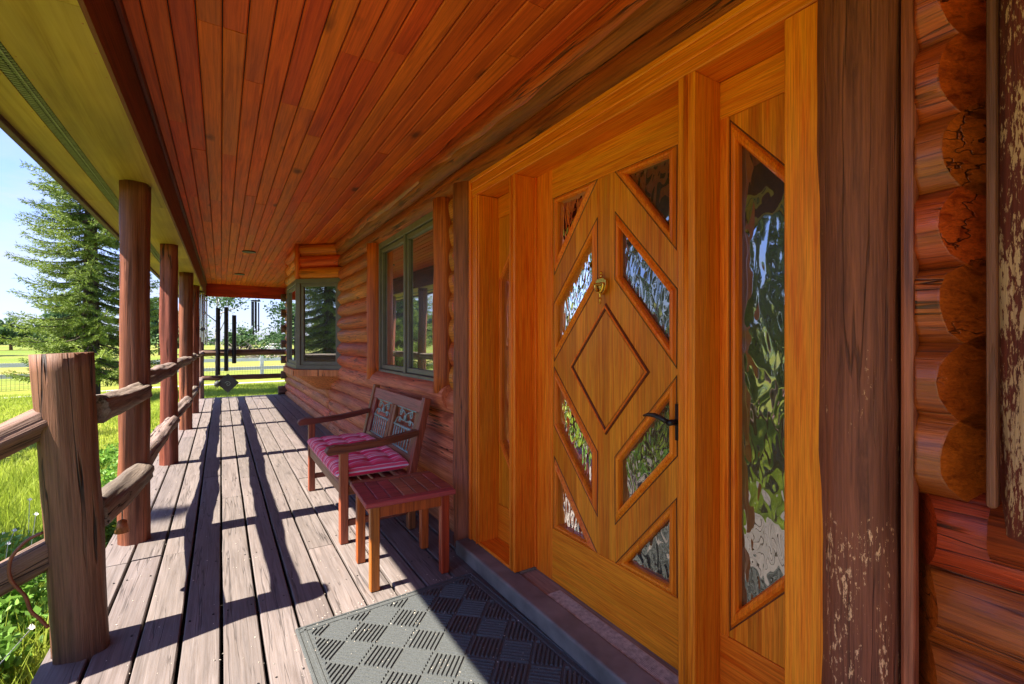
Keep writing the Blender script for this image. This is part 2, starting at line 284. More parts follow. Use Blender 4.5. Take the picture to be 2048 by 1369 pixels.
M['barkt']=wood('tree_bark',(.16,.12,.09),(.07,.05,.035),'Z',12,.9,.8,crack=.5,rnd=.1)
M['aspenbark']=wood('pale_aspen_bark',(.5,.48,.42),(.22,.2,.17),'X',10,.8,.4,rnd=.1)
M['dry']=plain('dry_branch',(.34,.28,.22),.9,noise_amt=.3)
M['needle']=leafmat('spruce_needles',(.09,.15,.02),(.27,.36,.06),.9,.55,.3)
M['leaf']=leafmat('broad_leaves',(.05,.12,.02),(.14,.26,.05),1.2)
M['aspleaf']=leafmat('aspen_leaves',(.08,.17,.05),(.24,.36,.14),1.5)
M['farleaf']=leafmat('distant_foliage',(.045,.10,.035),(.12,.20,.07),.12)
M['grass']=leafmat('grass_blades',(.19,.28,.02),(.42,.50,.07),.9,.6,.45)
M['weed']=leafmat('weed_leaves',(.10,.24,.03),(.26,.46,.08),2,.5,.4)
M['petal']=plain('white_petal',(.75,.75,.68),.7)
M['purple']=plain('lilac_petal',(.35,.28,.6),.7)
# ------------------------------------------------------------ ground
def ground_mat():
    m=bpy.data.materials.new('meadow_ground'); m.use_nodes=True; nt=m.node_tree; L=nt.links.new; P=nt.nodes['Principled BSDF']
    g=N(nt,'ShaderNodeNewGeometry'); sp=N(nt,'ShaderNodeSeparateXYZ'); L(g.outputs['Position'],sp.inputs[0])
    n=N(nt,'ShaderNodeTexNoise'); n.inputs['Scale'].default_value=.35; n.inputs['Detail'].default_value=8; n.inputs['Roughness'].default_value=.65; L(g.outputs['Position'],n.inputs[0])
    nf=N(nt,'ShaderNodeTexNoise'); nf.inputs['Scale'].default_value=14; nf.inputs['Detail'].default_value=6; L(g.outputs['Position'],nf.inputs[0])
    near=ramp(nt,[(.3,(.16,.20,.03)),(.55,(.27,.29,.04)),(.75,(.38,.34,.09))]); L(n.outputs[0],near.inputs[0])
    mp=N(nt,'ShaderNodeMapping'); mp.inputs['Scale'].default_value=(.012,.05,1); L(g.outputs['Position'],mp.inputs[0])
    nb=N(nt,'ShaderNodeTexNoise'); nb.inputs['Scale'].default_value=1.0; nb.inputs['Detail'].default_value=6; L(mp.outputs[0],nb.inputs[0])
    far=ramp(nt,[(.35,(.15,.22,.03)),(.5,(.21,.25,.045)),(.62,(.32,.28,.075)),(.75,(.17,.22,.04))]); L(nb.outputs[0],far.inputs[0])
    ln=N(nt,'ShaderNodeVectorMath',operation='LENGTH'); L(g.outputs['Position'],ln.inputs[0]); mr=N(nt,'ShaderNodeMapRange'); mr.inputs[1].default_value=20; mr.inputs[2].default_value=32; L(ln.outputs['Value'],mr.inputs[0])
    mx=N(nt,'ShaderNodeMix',data_type='RGBA'); L(mr.outputs[0],mx.inputs[0]); L(near.outputs[0],mx.inputs[6]); L(far.outputs[0],mx.inputs[7])
    r=ramp(nt,[(.3,g3(.55)),(.7,g3(1.0))]); L(nf.outputs[0],r.inputs[0]); m2=N(nt,'ShaderNodeMix',data_type='RGBA',blend_type='MULTIPLY'); m2.inputs[0].default_value=.8; L(mx.outputs[2],m2.inputs[6]); L(r.outputs[0],m2.inputs[7])
    L(m2.outputs[2],P.inputs['Base Color']); P.inputs['Roughness'].default_value=.9; P.inputs['Specular IOR Level'].default_value=.1
    b=N(nt,'ShaderNodeBump'); b.inputs['Strength'].default_value=.6; b.inputs['Distance'].default_value=.05; L(nf.outputs[0],b.inputs['Height']); L(b.outputs[0],P.inputs['Normal'])
    return m
GZ=-.4
mb=MB(); R=[-3500,-400,-120,-40,-20,-8,-2,4,12,30,90,400,3500]
for i,x in enumerate(R):
    for j,y in enumerate(R): mb.v.append((x,y,GZ+(0 if abs(x)<90 and abs(y)<90 else 0)))
n=len(R)
for i in range(n-1):
    for j in range(n-1): mb.f.append((i*n+j,(i+1)*n+j,(i+1)*n+j+1,i*n+j+1))
tag(mb.build('meadow_ground',ground_mat()),label='sunlit green lawn running out into a flat yellow-green field',kind='structure')
# pale gravel track across the lawn
mb=MB()
pa=[(-60,10.0),(-14,16.8),(-5.1,19.2),(-2,20.7),(2,21.3),(12,22)]
mb.v=[];
for (x,y) in pa: mb.v+=[(x,y,GZ+.012),(x,y+.45,GZ+.012)]
mb.f=[(2*i,2*i+2,2*i+3,2*i+1) for i in range(len(pa)-1)]
tag(mb.build('gravel_track',plain('pale_gravel',(.38,.37,.36),.9,noise_amt=.3,nscale=30)),label='narrow pale gravel track crossing the lawn before the white fence',kind='structure')
# ------------------------------------------------------------ deck
sk=lambda y: .0058*(y-2)
deck=empty('porch_deck',label='weathered grey-brown plank deck of the porch, striped by rail shadows',kind='structure')
XG=[-.60,-.441,-.290,-.143,.002,.147,.294,.441,.592,.744,.892,1.048,1.195,1.342]
def deck_board(x0,x1,y0,y1):
    L_=y1-y0; n=max(2,int(L_/.5)); mb=MB(); g=.0065; rows=[]
    a0=random.uniform(-.002,.002); 
    xs=[x0+g,x0+g+.004,x1-g-.004,x1-g]; zz=[-.004,0,0,-.004]; dz=random.uniform(-.003,.0015)
    c=((x0+x1)/2,(y0+y1)/2,0)
    for j in range(n+1):
        y=y0+.004+(L_-.008)*j/n; wob=.0035*noise.noise(Vector((x0*9,y*1.3,0))); 
        pts=[(xs[k]+wob*(1 if k<2 else .6),zz[k]+dz) for k in range(4)]+[(xs[3]+wob*.6,-.035),(xs[0]+wob,-.035)]
        mb.v+=[(px-c[0],y-c[1],pz) for px,pz in pts]
    for j in range(n):
        for k in range(6): mb.f.append((j*6+k,j*6+(k+1)%6,(j+1)*6+(k+1)%6,(j+1)*6+k))
    mb.f+=[(5,4,3,2,1,0),tuple(n*6+k for k in range(6))]
    bo=mb.build('deck_board',M['deck'],deck,loc=c)
cuts={0:[3.37+.0,6.4,9.5],1:[-.3,3.38,7.4],2:[3.36,8.1],3:[1.2,5.1,10.0],4:[4.35,8.6],5:[.6,4.9,9.2],6:[-.4,6.1,11.2],7:[3.0,7.6],8:[1.0,4.6,9.6],9:[2.9,6.9],10:[.4,5.6,10.4],11:[3.6,8.2],12:[5.2,9.0]}
for i in range(13):
    ys=[-3.0]+cuts[i]+[12.17]
    for a,b in zip(ys,ys[1:]): deck_board(XG[i],XG[i+1],a,b)
b_=deck_board
box('end_board',M['deck'],deck,-.6,1.36,12.185,12.33,-.036,.001,.003)
box('rim_board',M['rail_dark'],deck,-.575,-.53,-3,12.3,-.30,-.04,.002)
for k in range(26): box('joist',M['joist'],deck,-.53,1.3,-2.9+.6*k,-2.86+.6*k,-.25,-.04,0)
mb=MB(); g_=random.Random(3)
for i in range(13):
    for k in range(26):
        yj=-2.88+.6*k
        if yj>8: continue
        for xx in(XG[i]+.03,XG[i+1]-.03):
            xq=xx+g_.uniform(-.006,.006); yq=yj+g_.uniform(-.008,.008); mb.lathe((xq,yq,-.001),[(.0042,-.002),(.0042,.0022),(.001,.0012)],7)
tag(mb.build('deck_screws',M['black'],deck),kind='stuff')
mb=MB()
for k in range(1500):
    if k%3: xq,yq=g_.uniform(.25,1.13),g_.uniform(.8,2.25); zq=.009
    else: xq,yq=g_.uniform(-.4,1.15),g_.uniform(1.2,5.5); zq=.001
    r_=g_.uniform(.0008,.0026); a=g_.uniform(0,6.28); u=Vector((math.cos(a),math.sin(a),0))*r_*g_.uniform(1,2.4); v=Vector((-math.sin(a),math.cos(a),0))*r_
    p=Vector((xq,yq,zq)); mb.add([p-u,p+v,p+u,p-v,p+Vector((0,0,r_*1.2))],[(0,1,4),(1,2,4),(2,3,4),(3,0,4)])
tag(mb.build('tiny_debris',plain('pale_debris',(.5,.45,.36),.9,noise_amt=.5,nscale=90)),label='tiny pale seeds and grit scattered on the mat and deck boards',kind='stuff',cat='debris')
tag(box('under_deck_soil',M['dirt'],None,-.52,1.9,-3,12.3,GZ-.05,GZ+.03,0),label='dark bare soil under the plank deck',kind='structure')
# ------------------------------------------------------------ logs
def log_mesh(Lg,r0,r1=None,seg=18,rough=.006,cham0=None,cham1=None,seed=0,step=.22,facet=0):
    """log along local +Z, length Lg; cham: slope of end cut versus local X protrusion"""
    r1=r0 if r1 is None else r1; n=max(3,int(Lg/step)); v=[];f=[]
    ox=seed*3.17
    for j in range(n+1):
        t=j/n; z=Lg*t; r=r0+(r1-r0)*t
        for k in range(seg):
            a=2*PI*k/seg; ca,sa=math.cos(a),math.sin(a)
            q=r+rough*2*noise.noise(Vector((ca*1.2+ox,sa*1.2,z*1.7+ox)))+rough*noise.noise(Vector((ca*3+ox,sa*3,z*5)))
            q+=facet*2*noise.noise(Vector((ca*1.9+ox*2,sa*1.9,z*.55+ox)))
            x,y=q*ca,q*sa; zz=z
            if cham0 and j==0: zz=max(0,(x+.02))*cham0
            if cham1 and j==n: zz=Lg-max(0,(x+.02))*cham1
            if cham0 and j==1: zz=max(zz,max(0,(x+.02))*cham0+.004)
            if cham1 and j==n-1: zz=min(zz,Lg-max(0,(x+.02))*cham1-.004)
            v.append((x,y,zz))
    for j in range(n):
        for k in range(seg): f.append((j*seg+k,j*seg+(k+1)%seg,(j+1)*seg+(k+1)%seg,(j+1)*seg+k))
    nb=len(v)
    v.append((0,0,0)); v.append((0,0,Lg))
    if cham0: v[-2]=(0,0,.02*cham0)
    if cham1: v[-1]=(0,0,Lg-.02*cham1)
    for k in range(seg): f.append((nb,(k+1)%seg,k)); f.append((nb+1,n*seg+k,n*seg+(k+1)%seg))
    return v,f
def add_log(name,p,q,r0,mat,parent=None,out=(-1,0,0),r1=None,endmat=None,**kw):
    p=Vector(p);q=Vector(q);d=q-p;Lg=d.length;d.normalize();o_=Vector(out);x=(o_-d*o_.dot(d)).normalized();y=d.cross(x)
    v,f=log_mesh(Lg,r0,r1,**kw); m=bpy.data.meshes.new(name); m.from_pydata(v,[],f); m.update(); m.materials.append(mat)
    nseg=kw.get('seg',18)
    ncap=2*nseg; npol=len(m.polygons)
    sm=[True]*(npol-ncap)+[False]*ncap; m.polygons.foreach_set('use_smooth',sm)
    if endmat:
        m.materials.append(endmat)
        for i in range(npol-ncap,npol): m.polygons[i].material_index=1
    o=bpy.data.objects.new(name,m); COL.objects.link(o)
    o.matrix_world=Matrix.Translation(p)@Matrix((x,y,d)).transposed().to_4x4()
    if parent: o.parent=parent
    return o
house=empty('log_house',loc=(0,0,0),label='reddish-brown stained log house along the right side of the porch',cat='house')
CX_=1.385; PR=.1625; RL=.1
seedc=[0]
def wl(z,y0,y1,c0=None,c1=None,mat=None,x=CX_,r=RL):
    seedc[0]+=1; mat=mat or ('loglow' if z<.88 and y0>1 else 'logtop' if z>2.2 else 'logmid' if y0>1 else 'log')  # tone by height: painted bounce light on low rows, painted shade on top rows
    # local +Z runs +Y; 'cham' is cut on the porch side
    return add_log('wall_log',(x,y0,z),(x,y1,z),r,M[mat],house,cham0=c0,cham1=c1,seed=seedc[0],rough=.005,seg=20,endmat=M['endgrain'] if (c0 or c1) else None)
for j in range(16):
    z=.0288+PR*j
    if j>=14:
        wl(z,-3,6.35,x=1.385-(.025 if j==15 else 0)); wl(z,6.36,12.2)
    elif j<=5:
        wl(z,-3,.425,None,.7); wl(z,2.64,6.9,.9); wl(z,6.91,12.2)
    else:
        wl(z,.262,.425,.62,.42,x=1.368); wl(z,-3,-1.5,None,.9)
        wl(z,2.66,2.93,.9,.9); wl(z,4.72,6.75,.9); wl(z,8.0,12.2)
# backing wall behind the logs (closes seams)
mb=MB().box(1.40,1.55,-3,.42,0,2.6).box(1.40,1.55,2.64,12.2,0,2.6).box(1.40,1.55,.42,2.64,2.23,2.6)
mb.build('wall_core',M['joist'],house)
mb=MB().box(1.44,1.6,.42,2.64,0,2.23); mb.build('door_backing',M['joist'],house)
# vertical jamb logs
def vlog(name,x,y,z0,z1,r,mat,seed,**k):
    return add_log(name,(x,y,z0),(x,y,z1),r,M[mat],house,seed=seed,step=.12,rough=k.pop('rough',.006),seg=24,**k)
vlog('jamb_log',1.29,.487,.0,2.215,.078,'jamb_log',3).__setitem__('label','dark brown peeling jamb log')
vlog('jamb_log',1.285,2.545,.0,2.215,.085,'jamb_log2',5)
box('scribe_strip',M['bench'],house,1.275,1.31,.378,.404,0,2.22,.008,2)
# near window beyond the right jamb
vlog('window_trim_log',1.30,.175,.885,2.24,.078,'bark',8).__setitem__('label','flaking trim log')
vlog('window_trim_log',1.31,-1.42,.885,2.24,.085,'trim_orange',9)
box('edge_strip',M['post'],house,1.245,1.275,.246,.262,.93,2.22,.007,2)
# far window trim
vlog('window_trim_log',1.315,2.955,.9,2.235,.078,'logmid',11)
vlog('window_trim_log',1.325,4.665,.88,2.235,.088,'trim_orange',12)
def window(y0,y1,z0,z1,mull,xg=1.365):
    wn=empty('window'); wn.parent=house
    F=M['winframe']; X0=1.325
    f=MB().box(X0,1.43,y0,y1,z0,z0+.055).box(X0,1.43,y0,y1,z1-.055,z1).box(X0,1.43,y0,y0+.055,z0+.055,z1-.055).box(X0,1.43,y1-.055,y1,z0+.055,z1-.055)
    f.box(X0+.002,1.43,mull-.02,mull+.02,z0+.055,z1-.055); f.build('window_frame',F,wn,bev=.004)
    for a,b in((y0+.055,mull-.02),(mull+.02,y1-.055)):
        s=MB(); k=.042; xs=X0+.018
        s.box(xs,1.42,a+.004,b-.004,z0+.059,z0+.059+k).box(xs,1.42,a+.004,b-.004,z1-.059-k,z1-.059).box(xs,1.42,a+.004,a+k,z0+.059+k,z1-.059-k).box(xs,1.42,b-k,b-.004,z0+.059+k,z1-.059-k)
        s.build('sash',F,wn,bev=.004)
        box('pane',M['glass'],wn,xg,xg+.008,a+k,b-k,z0+.059+k,z1-.059-k,0)
    return wn
window(3.07,4.60,.93,2.225,3.83)
window(-1.36,.1,.93,2.225,-.63)
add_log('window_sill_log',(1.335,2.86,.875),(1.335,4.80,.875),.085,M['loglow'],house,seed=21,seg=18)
add_log('window_sill_log',(1.335,-1.5,.868),(1.335,.262,.868),.08,M['log'],house,seed=22,seg=18)
# ------------------------------------------------------------ bay window
bay=empty('bay_window'); bay.parent=house
P0=Vector((1.33,6.24,0)); P1=Vector((.845,6.725,0)); P2=Vector((.845,7.75,0)); P3=Vector((1.33,8.235,0))
BZ0,BZ1=.885,2.09
def bay_face(A,B,frame,logs=True):
    d=(B-A); Lg=d.length; d.normalize(); n=Vector((d.y,-d.x,0))
    if n.x>0 and abs(n.x)>.1: n=-n
    Mx=Matrix.Translation(A)@Matrix((n,d,Vector((0,0,1)))).transposed().to_4x4()   # local x outwards, y along, z up
    if Matrix((n,d,Vector((0,0,1)))).determinant()<0:
        pass
    f=MB(); w=.06
    f.box(-.07,.0,.0,Lg,BZ0,BZ0+w,Mx).box(-.07,.0,.0,Lg,BZ1-w,BZ1,Mx).box(-.07,.0,0,w,BZ0+w,BZ1-w,Mx).box(-.07,.0,Lg-w,Lg,BZ0+w,BZ1-w,Mx)
    f.build('bay_frame',M['winframe'],bay,bev=.004)
    s=MB(); k=.045
    s.box(-.06,-.016,w,Lg-w,BZ0+w,BZ0+w+k,Mx).box(-.06,-.016,w,Lg-w,BZ1-w-k,BZ1-w,Mx).box(-.06,-.016,w,w+k,BZ0+w+k,BZ1-w-k,Mx).box(-.06,-.016,Lg-w-k,Lg-w,BZ0+w+k,BZ1-w-k,Mx)
    s.build('bay_sash',M['winframe'],bay,bev=.004)
    MB().box(-.045,-.035,w+k,Lg-w-k,BZ0+w+k,BZ1-w-k,Mx).build('pane',M['glass'],bay)
    for q in range(3):
        z=BZ1+.075+.155*q
        a=Mx@Vector((-.06,-.02,z)); b=Mx@Vector((-.06,Lg+.02,z))
        add_log('bay_log',a,b,.082,M['bright_log'],bay,out=n,seed=30+q,seg=16,step=.12)
bay_face(P0,P1,1); bay_face(P1,P2,1); bay_face(P2,P3,1)
def prism(name,mat,pts,z0,z1,parent,shrink=0,c=None,bev=.003):
    mb=MB(); n=len(pts)
    mb.v=[(p[0],p[1],z1) for p in pts]+[((c[0]+(p[0]-c[0])*(1-shrink)) if shrink else p[0],(c[1]+(p[1]-c[1])*(1-shrink)) if shrink else p[1],z0) for p in pts]
    mb.f=[tuple(range(n)),tuple(reversed(range(n,2*n)))]+[(i,n+i,n+(i+1)%n,(i+1)%n) for i in range(n)]
    return mb.build(name,mat,parent,bev=bev)
bp=[(1.40,6.14),(.80,6.70),(.80,7.78),(1.40,8.32)]
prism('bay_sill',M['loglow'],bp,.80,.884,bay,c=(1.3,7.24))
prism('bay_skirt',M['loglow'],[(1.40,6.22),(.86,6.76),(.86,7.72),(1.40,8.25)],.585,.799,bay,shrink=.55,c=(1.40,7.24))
prism('bay_core',M['joist'],[(1.42,6.35),(.93,6.80),(.93,7.68),(1.42,8.12)],.886,2.55,bay,bev=0)
mb=MB().cyl((.86,6.70,BZ1),(.86,6.70,2.55),.035,seg=10); mb.build('bay_corner_trim',M['bright_log'],bay,smooth=True)
# far corner log ends
for q in range(8):
    z=.11+.365*q-.0
    if z>2.4: break
    add_log('corner_log_end',(1.20 if q not in (0,) else 1.14,12.12,z),(1.6,12.12,z),.092,M['rail_dark'],house,out=(0,0,1),seed=50+q,seg=14,step=.1)
# ------------------------------------------------------------ door unit
X1=1.25; XD=1.38
def sweep_loop(loop,prof,closed=True):
    """loop: list of (y,z); prof: list of (offset outwards, x)"""
    n=len(loop); area=sum(loop[i][0]*loop[(i+1)%n][1]-loop[(i+1)%n][0]*loop[i][1] for i in range(n))
    if area<0: loop=loop[::-1]
    mb=MB(); k=len(prof)
    for i in range(n):
        a=Vector(loop[i-1]);b=Vector(loop[i]);c=Vector(loop[(i+1)%n]); d1=(b-a).normalized(); d2=(c-b).normalized()
        n1=Vector((d1.y,-d1.x)); n2=Vector((d2.y,-d2.x)); m=(n1+n2); m=m/max(.25,m.dot(n1))
        if m.length>2.6: m=m.normalized()*2.6
        for o,x in prof: mb.v.append((x,b.x+m.x*o,b.y+m.y*o))
    for i in range(n):
        j=(i+1)%n
        for q in range(k-1): mb.f.append((i*k+q,i*k+q+1,j*k+q+1,j*k+q))
    return mb
def plate(outer,holes,xf,xb):
    loops=[[Vector((y,z,0)) for y,z in lp] for lp in [outer]+holes]
    fl=[p for lp in loops for p in lp]; tri=tessellate_polygon(loops); n=len(fl); mb=MB()
    mb.v=[(xf,p.x,p.y) for p in fl]+[(xb,p.x,p.y) for p in fl]
    for t in tri:
        mb.f.append(tuple(t)); mb.f.append(tuple(n+i for i in reversed(t)))
    s=0
    for lp in loops:
        m=len(lp)
        for i in range(m): mb.f.append((s+i,s+(i+1)%m,n+s+(i+1)%m,n+s+i))
        s+=m
    return mb
C0=1.441
door=empty('entry_door'); door.parent=house; door['label']='oak front door with diamond-pattern glass panes, brass knocker'
box('stile',M['oak'],door,XD,XD+.045,1.812,1.947,.075,2.108,.002)
box('stile',M['oak'],door,XD,XD+.045,.935,1.070,.075,2.108,.002)
box('top_rail',M['oakY'],door,XD,XD+.045,1.0705,1.8115,1.958,2.108,.002)
box('bottom_rail',M['oakY'],door,XD,XD+.045,1.0705,1.8115,.075,.332,.002)
holes=[]
for s in(1,-1):
    Y=lambda v: C0+s*v
    holes+=[[(Y(.335),1.932),(Y(.108),1.932),(Y(.335),1.648)],
            [(Y(.078),1.725),(Y(.078),1.520),(Y(.335),1.222),(Y(.335),1.430)],
            [(Y(.335),1.062),(Y(.335),.850),(Y(.078),.557),(Y(.078),.762)],
            [(Y(.335),.622),(Y(.335),.356),(Y(.112),.356)]]
def ccw(lp):
    a=sum(lp[i][0]*lp[(i+1)%len(lp)][1]-lp[(i+1)%len(lp)][0]*lp[i][1] for i in range(len(lp)))
    return lp if a>0 else lp[::-1]
holes=[ccw(h) for h in holes]
fo=[(1.0705,.3325),(1.8115,.3325),(1.8115,1.9575),(1.0705,1.9575)]
plate(fo,[h[::-1] for h in holes],XD+.006,XD+.040).build('door_panel',M['oakstrip'],door)
for h in holes:
    sweep_loop(h,[(-.004,XD+.030),(-.004,XD+.006),(.001,XD-.005),(.007,XD-.007),(.014,XD-.004),(.019,XD+.002),(.024,XD+.0065)]).build('glass_molding',M['oak'],door,smooth=False)
    sweep_loop(h,[(.0245,XD+.0045),(.0255,XD+.0035),(.0275,XD+.0035),(.029,XD+.0062)]).build('groove_line',M['oakdark'],door)
    # pane
    mb=MB(); n=len(h); mb.v=[(XD+.022,y,z) for y,z in h]+[(XD+.028,y,z) for y,z in h]; mb.f=[tuple(range(n)),tuple(reversed(range(n,2*n)))]+[(i,(i+1)%n,n+(i+1)%n,n+i) for i in range(n)]
    mb.build('pane',M['hammer2'],door)
dia=ccw([(C0,1.402),(C0+.225,1.135),(C0,.868),(C0-.225,1.135)])
sweep_loop(dia,[(-.010,XD+.007),(-.008,XD+.001),(-.003,XD-.004),(.003,XD-.004),(.008,XD+.001),(.010,XD+.007)]).build('diamond_molding',M['oakdark'],door)
sweep_loop(dia,[(-.004,XD-.003),(-.002,XD-.0065),(.002,XD-.0065),(.004,XD-.003)]).build('diamond_bead',M['oak'],door)
mb=MB(); mb.v=[(XD+.003,C0+(y-C0)*.93,1.135+(z-1.135)*.93) for y,z in dia]+[(XD+.02,C0+(y-C0)*.93,1.135+(z-1.135)*.93) for y,z in dia]; mb.f=[(0,1,2,3),(7,6,5,4)]+[(i,4+i,4+(i+1)%4,(i+1)%4) for i in range(4)]
mb.build('diamond_panel',M['oakstrip'],door)
# knocker
kx=XD-.012; ky=C0+.012
mb=MB(); mb.lathe((0,0,0),[(.002,.052),(.006,.046),(.004,.040),(.008,.034),(.005,.028),(.010,.020)],12)
pl=[(-.030,.012),(-.030,-.012),(-.024,-.030),(-.012,-.042),(0,-.046),(.012,-.042),(.024,-.030),(.030,-.012),(.030,.012),(.018,.020),(0,.023),(-.018,.020)]
n=len(pl); v0=len(mb.v); mb.v+=[(-.004,y,z) for y,z in pl]+[(.010,y*1.08,z*1.08) for y,z in pl]; mb.f+=[tuple(v0+i for i in range(n)),tuple(v0+n+i for i in reversed(range(n)))]+[(v0+i,v0+n+i,v0+n+(i+1)%n,v0+(i+1)%n) for i in range(n)]
mb.tube([(-.012,.024*math.cos(t),-.006+.034*math.sin(t)) for t in np.linspace(0,-PI,14)],.0055,8)
mb.cyl((-.012,-.028,-.004),(-.012,.028,-.004),.006,seg=8)
mb.lathe((-.006,0,-.078),[(.002,-.012),(.006,-.006),(.004,0),(.007,.008),(.004,.018),(.005,.034)],10)
mb.build('door_knocker',M['brass'],door,smooth=False,loc=(kx,ky,1.50),bev=.001)
mb=MB(); mb.tube([(XD-.05,1.08,.968),(XD-.055,1.10,.978),(XD-.055,1.13,.985),(XD-.05,1.165,.983),(XD-.045,1.19,.975)],[.009,.010,.009,.007,.004],8)
mb.cyl((XD-.002,1.068,.965),(XD-.052,1.072,.966),.011,seg=10); mb.box(XD-.012,XD-.001,1.035,1.075,.90,1.03)
mb.build('door_handle',M['black'],door,smooth=True)
# frame posts (mullions) and casing
def vpost(y0,y1,name='mullion'):
    box(name,M['oak'],house,X1,XD+.06,y0,y1,.085,2.10,.003)
    MB().cyl((X1+.001,(y0+y1)/2,.09),(X1+.001,(y0+y1)/2,2.095),.008,seg=8).build('mullion_bead',M['oak'],house,smooth=True)
vpost(1.950,2.004); vpost(.910,.972)
box('door_casing',M['oak'],house,X1,XD+.06,2.335,2.443,.085,2.098,.004)
box('door_casing',M['oak'],house,X1,XD+.06,.534,.640,.085,2.098,.004)
box('casing_bead',M['oak'],house,X1-.010,X1-.0005,2.415,2.443,.085,2.205,.003)
box('casing_bead',M['oak'],house,X1-.007,X1-.0005,2.345,2.36,.085,2.098,.003)
box('head_casing',M['oakY'],house,X1-.001,XD+.06,.534,2.4445,2.1,2.207,.004)
box('head_bead',M['oakY'],house,X1-.012,X1-.0015,.534,2.4145,2.182,2.2065,.004)
box('head_bead',M['oakY'],house,X1-.008,X1-.0015,.534,2.4145,2.135,2.147,.003)
box('door_stop',M['oak'],house,XD-.012,XD-.002,1.936,1.9495,.09,2.098,.001)
# sidelights
def sidelight(y0,y1,sgn,edge):
    sdl=empty('sidelight'); sdl.parent=house
    # edge: y on the door side
    def Yd(d): return edge+sgn*d
    a,b=.060,abs(y1-y0)-.035
    ztop=lambda d:1.890-1.2*(d-.06); zbot=lambda d:.395+1.2*(d-.06)
    hole=ccw([(Yd(a),zbot(a)),(Yd(b),zbot(b)),(Yd(b),ztop(b)),(Yd(a),ztop(a))])
    outer=[(y0,.30),(y1,.30),(y1,1.975),(y0,1.975)]
    plate(outer,[hole[::-1]],XD+.006,XD+.04).build('sidelight_panel',M['oakstrip'],sdl)
    sweep_loop(hole,[(-.004,XD+.030),(-.004,XD+.004),(.002,XD-.008),(.010,XD-.010),(.020,XD-.005),(.027,XD+.0065)]).build('glass_molding',M['oak'],sdl)
    sweep_loop(hole,[(.0275,XD+.0045),(.0285,XD+.0035),(.0305,XD+.0035),(.032,XD+.0062)]).build('groove_line',M['oakdark'],sdl)
    mb=MB(); mb.v=[(XD+.022,y,z) for y,z in hole]+[(XD+.028,y,z) for y,z in hole]; mb.f=[(0,1,2,3),(7,6,5,4)]+[(i,(i+1)%4,4+(i+1)%4,4+i) for i in range(4)]
    mb.build('pane',M['hammer'],sdl)
    box('rail',M['oakY'],sdl,XD,XD+.04,y0,y1,.09,.2985,.002); box('rail',M['oakY'],sdl,XD,XD+.04,y0,y1,1.9765,2.098,.002)
    box('sidelight_stile',M['oak'],sdl,XD-.001,XD+.012,min(Yd(0),Yd(.030)),max(Yd(0),Yd(.030)),.299,1.976,.002)
sidelight(.6405,.9095,-1,.9095); sidelight(2.0045,2.3345,1,2.0045)
# sill
box('sidelight_ledge',M['oakY'],house,X1+.0,XD,2.0045,2.3345,.084,.10,.003); box('sidelight_ledge',M['oakY'],house,X1,XD,.6405,.9095,.084,.10,.003)
box('sill_block',M['sillwood'],house,1.281,1.43,.534,.972,0,.0835,.002); box('sill_block',M['sillwood'],house,1.281,1.43,1.95,2.443,0,.0835,.002)
box('door_sill',M['sillwood'],house,X1-.002,XD+.05,.9725,1.9495,.03,.072,.004)
mb=MB()
for k in range(11): mb.box(X1+.025+.0075*k,X1+.029+.0075*k,.973,1.72,.0715,.0765)
mb.box(X1+.02,X1+.11,.973,1.72,.071,.0735)
mb.build('threshold_strip',M['alu'],house)
box('porch_step',M['sillgrey'],house,1.165,X1+.03,.50,2.47,.0,.083,.012,3)
# ------------------------------------------------------------ ceiling and eave
CZ=2.55
ceil_=empty('porch_ceiling',label='tongue-and-groove stained pine ceiling of the porch',kind='structure')
pit=.0893
forced={-1:[2.245],0:[2.245],3:[2.78,6.4],4:[2.78],5:[2.15],6:[2.15],-3:[5.0]}
for k in range(-4,15):
    x0=.005+pit*k; x1=x0+pit
    r=random.Random(k+50); ys=[-3.0]; y=-3+r.uniform(.5,3)
    while y<11.6: ys.append(y); y+=r.uniform(1.6,3.6)
    for q in forced.get(k,[]):
        ys=[v for v in ys if abs(v-q)>.9]+[q]
    ys=sorted(ys)+[12.3]
    if k==6: gap=.004
    for a,b in zip(ys,ys[1:]):
        if k==5 and a<.5<b: pass
        xa,xb=x0+.0022,x1-.0022
        mb=MB(); c=((xa+xb)/2,(a+b)/2,CZ); hw=(xb-xa)/2; hl=(b-a)/2-.0012; dz=r.uniform(-.0015,.0015)
        pr_=[(-hw,.012),(-hw,.004),(-hw+.005,0),(hw-.005,0),(hw,.004),(hw,.012)]
        for yy in(-hl,hl): mb.v+=[(px,yy,pz+dz) for px,pz in pr_]
        mb.f=[(i,i+1,7+i,6+i) for i in range(5)]+[(5,0,6,11),(0,1,2,3,4,5),(11,10,9,8,7,6)]
        mb.build('ceiling_board',M['ceil'],ceil_,loc=c)
MB().box(-.4,1.6,-3,12.4,CZ+.013,CZ+.04).build('ceiling_backing',M['joist'],ceil_)
add_log('ceiling_cove_log',(1.315,-3,2.50),(1.315,6.3,2.50),.075,M['log'],house,seed=77,seg=16,rough=.012)
roof=empty('porch_roof',label='low porch roof edge with olive plywood soffit, vent strip and brown fascia',cat='roof')
def skewed(name,mat,x0,x1,y0,y1,z0,z1,parent=roof,bev=0):
    mb=MB(); cy=(y0+y1)/2; cx=(x0+x1)/2+sk(cy); cz=(z0+z1)/2
    mb.v=[(x+sk(y)-cx,y-cy,z-cz) for x in(x0,x1) for y in(y0,y1) for z in(z0,z1)]
    mb.f=[(0,1,3,2),(4,6,7,5),(0,4,5,1),(2,3,7,6),(0,2,6,4),(1,5,7,3)]
    return mb.build(name,mat,parent,loc=(cx,cy,cz),bev=bev)
SZ=2.245
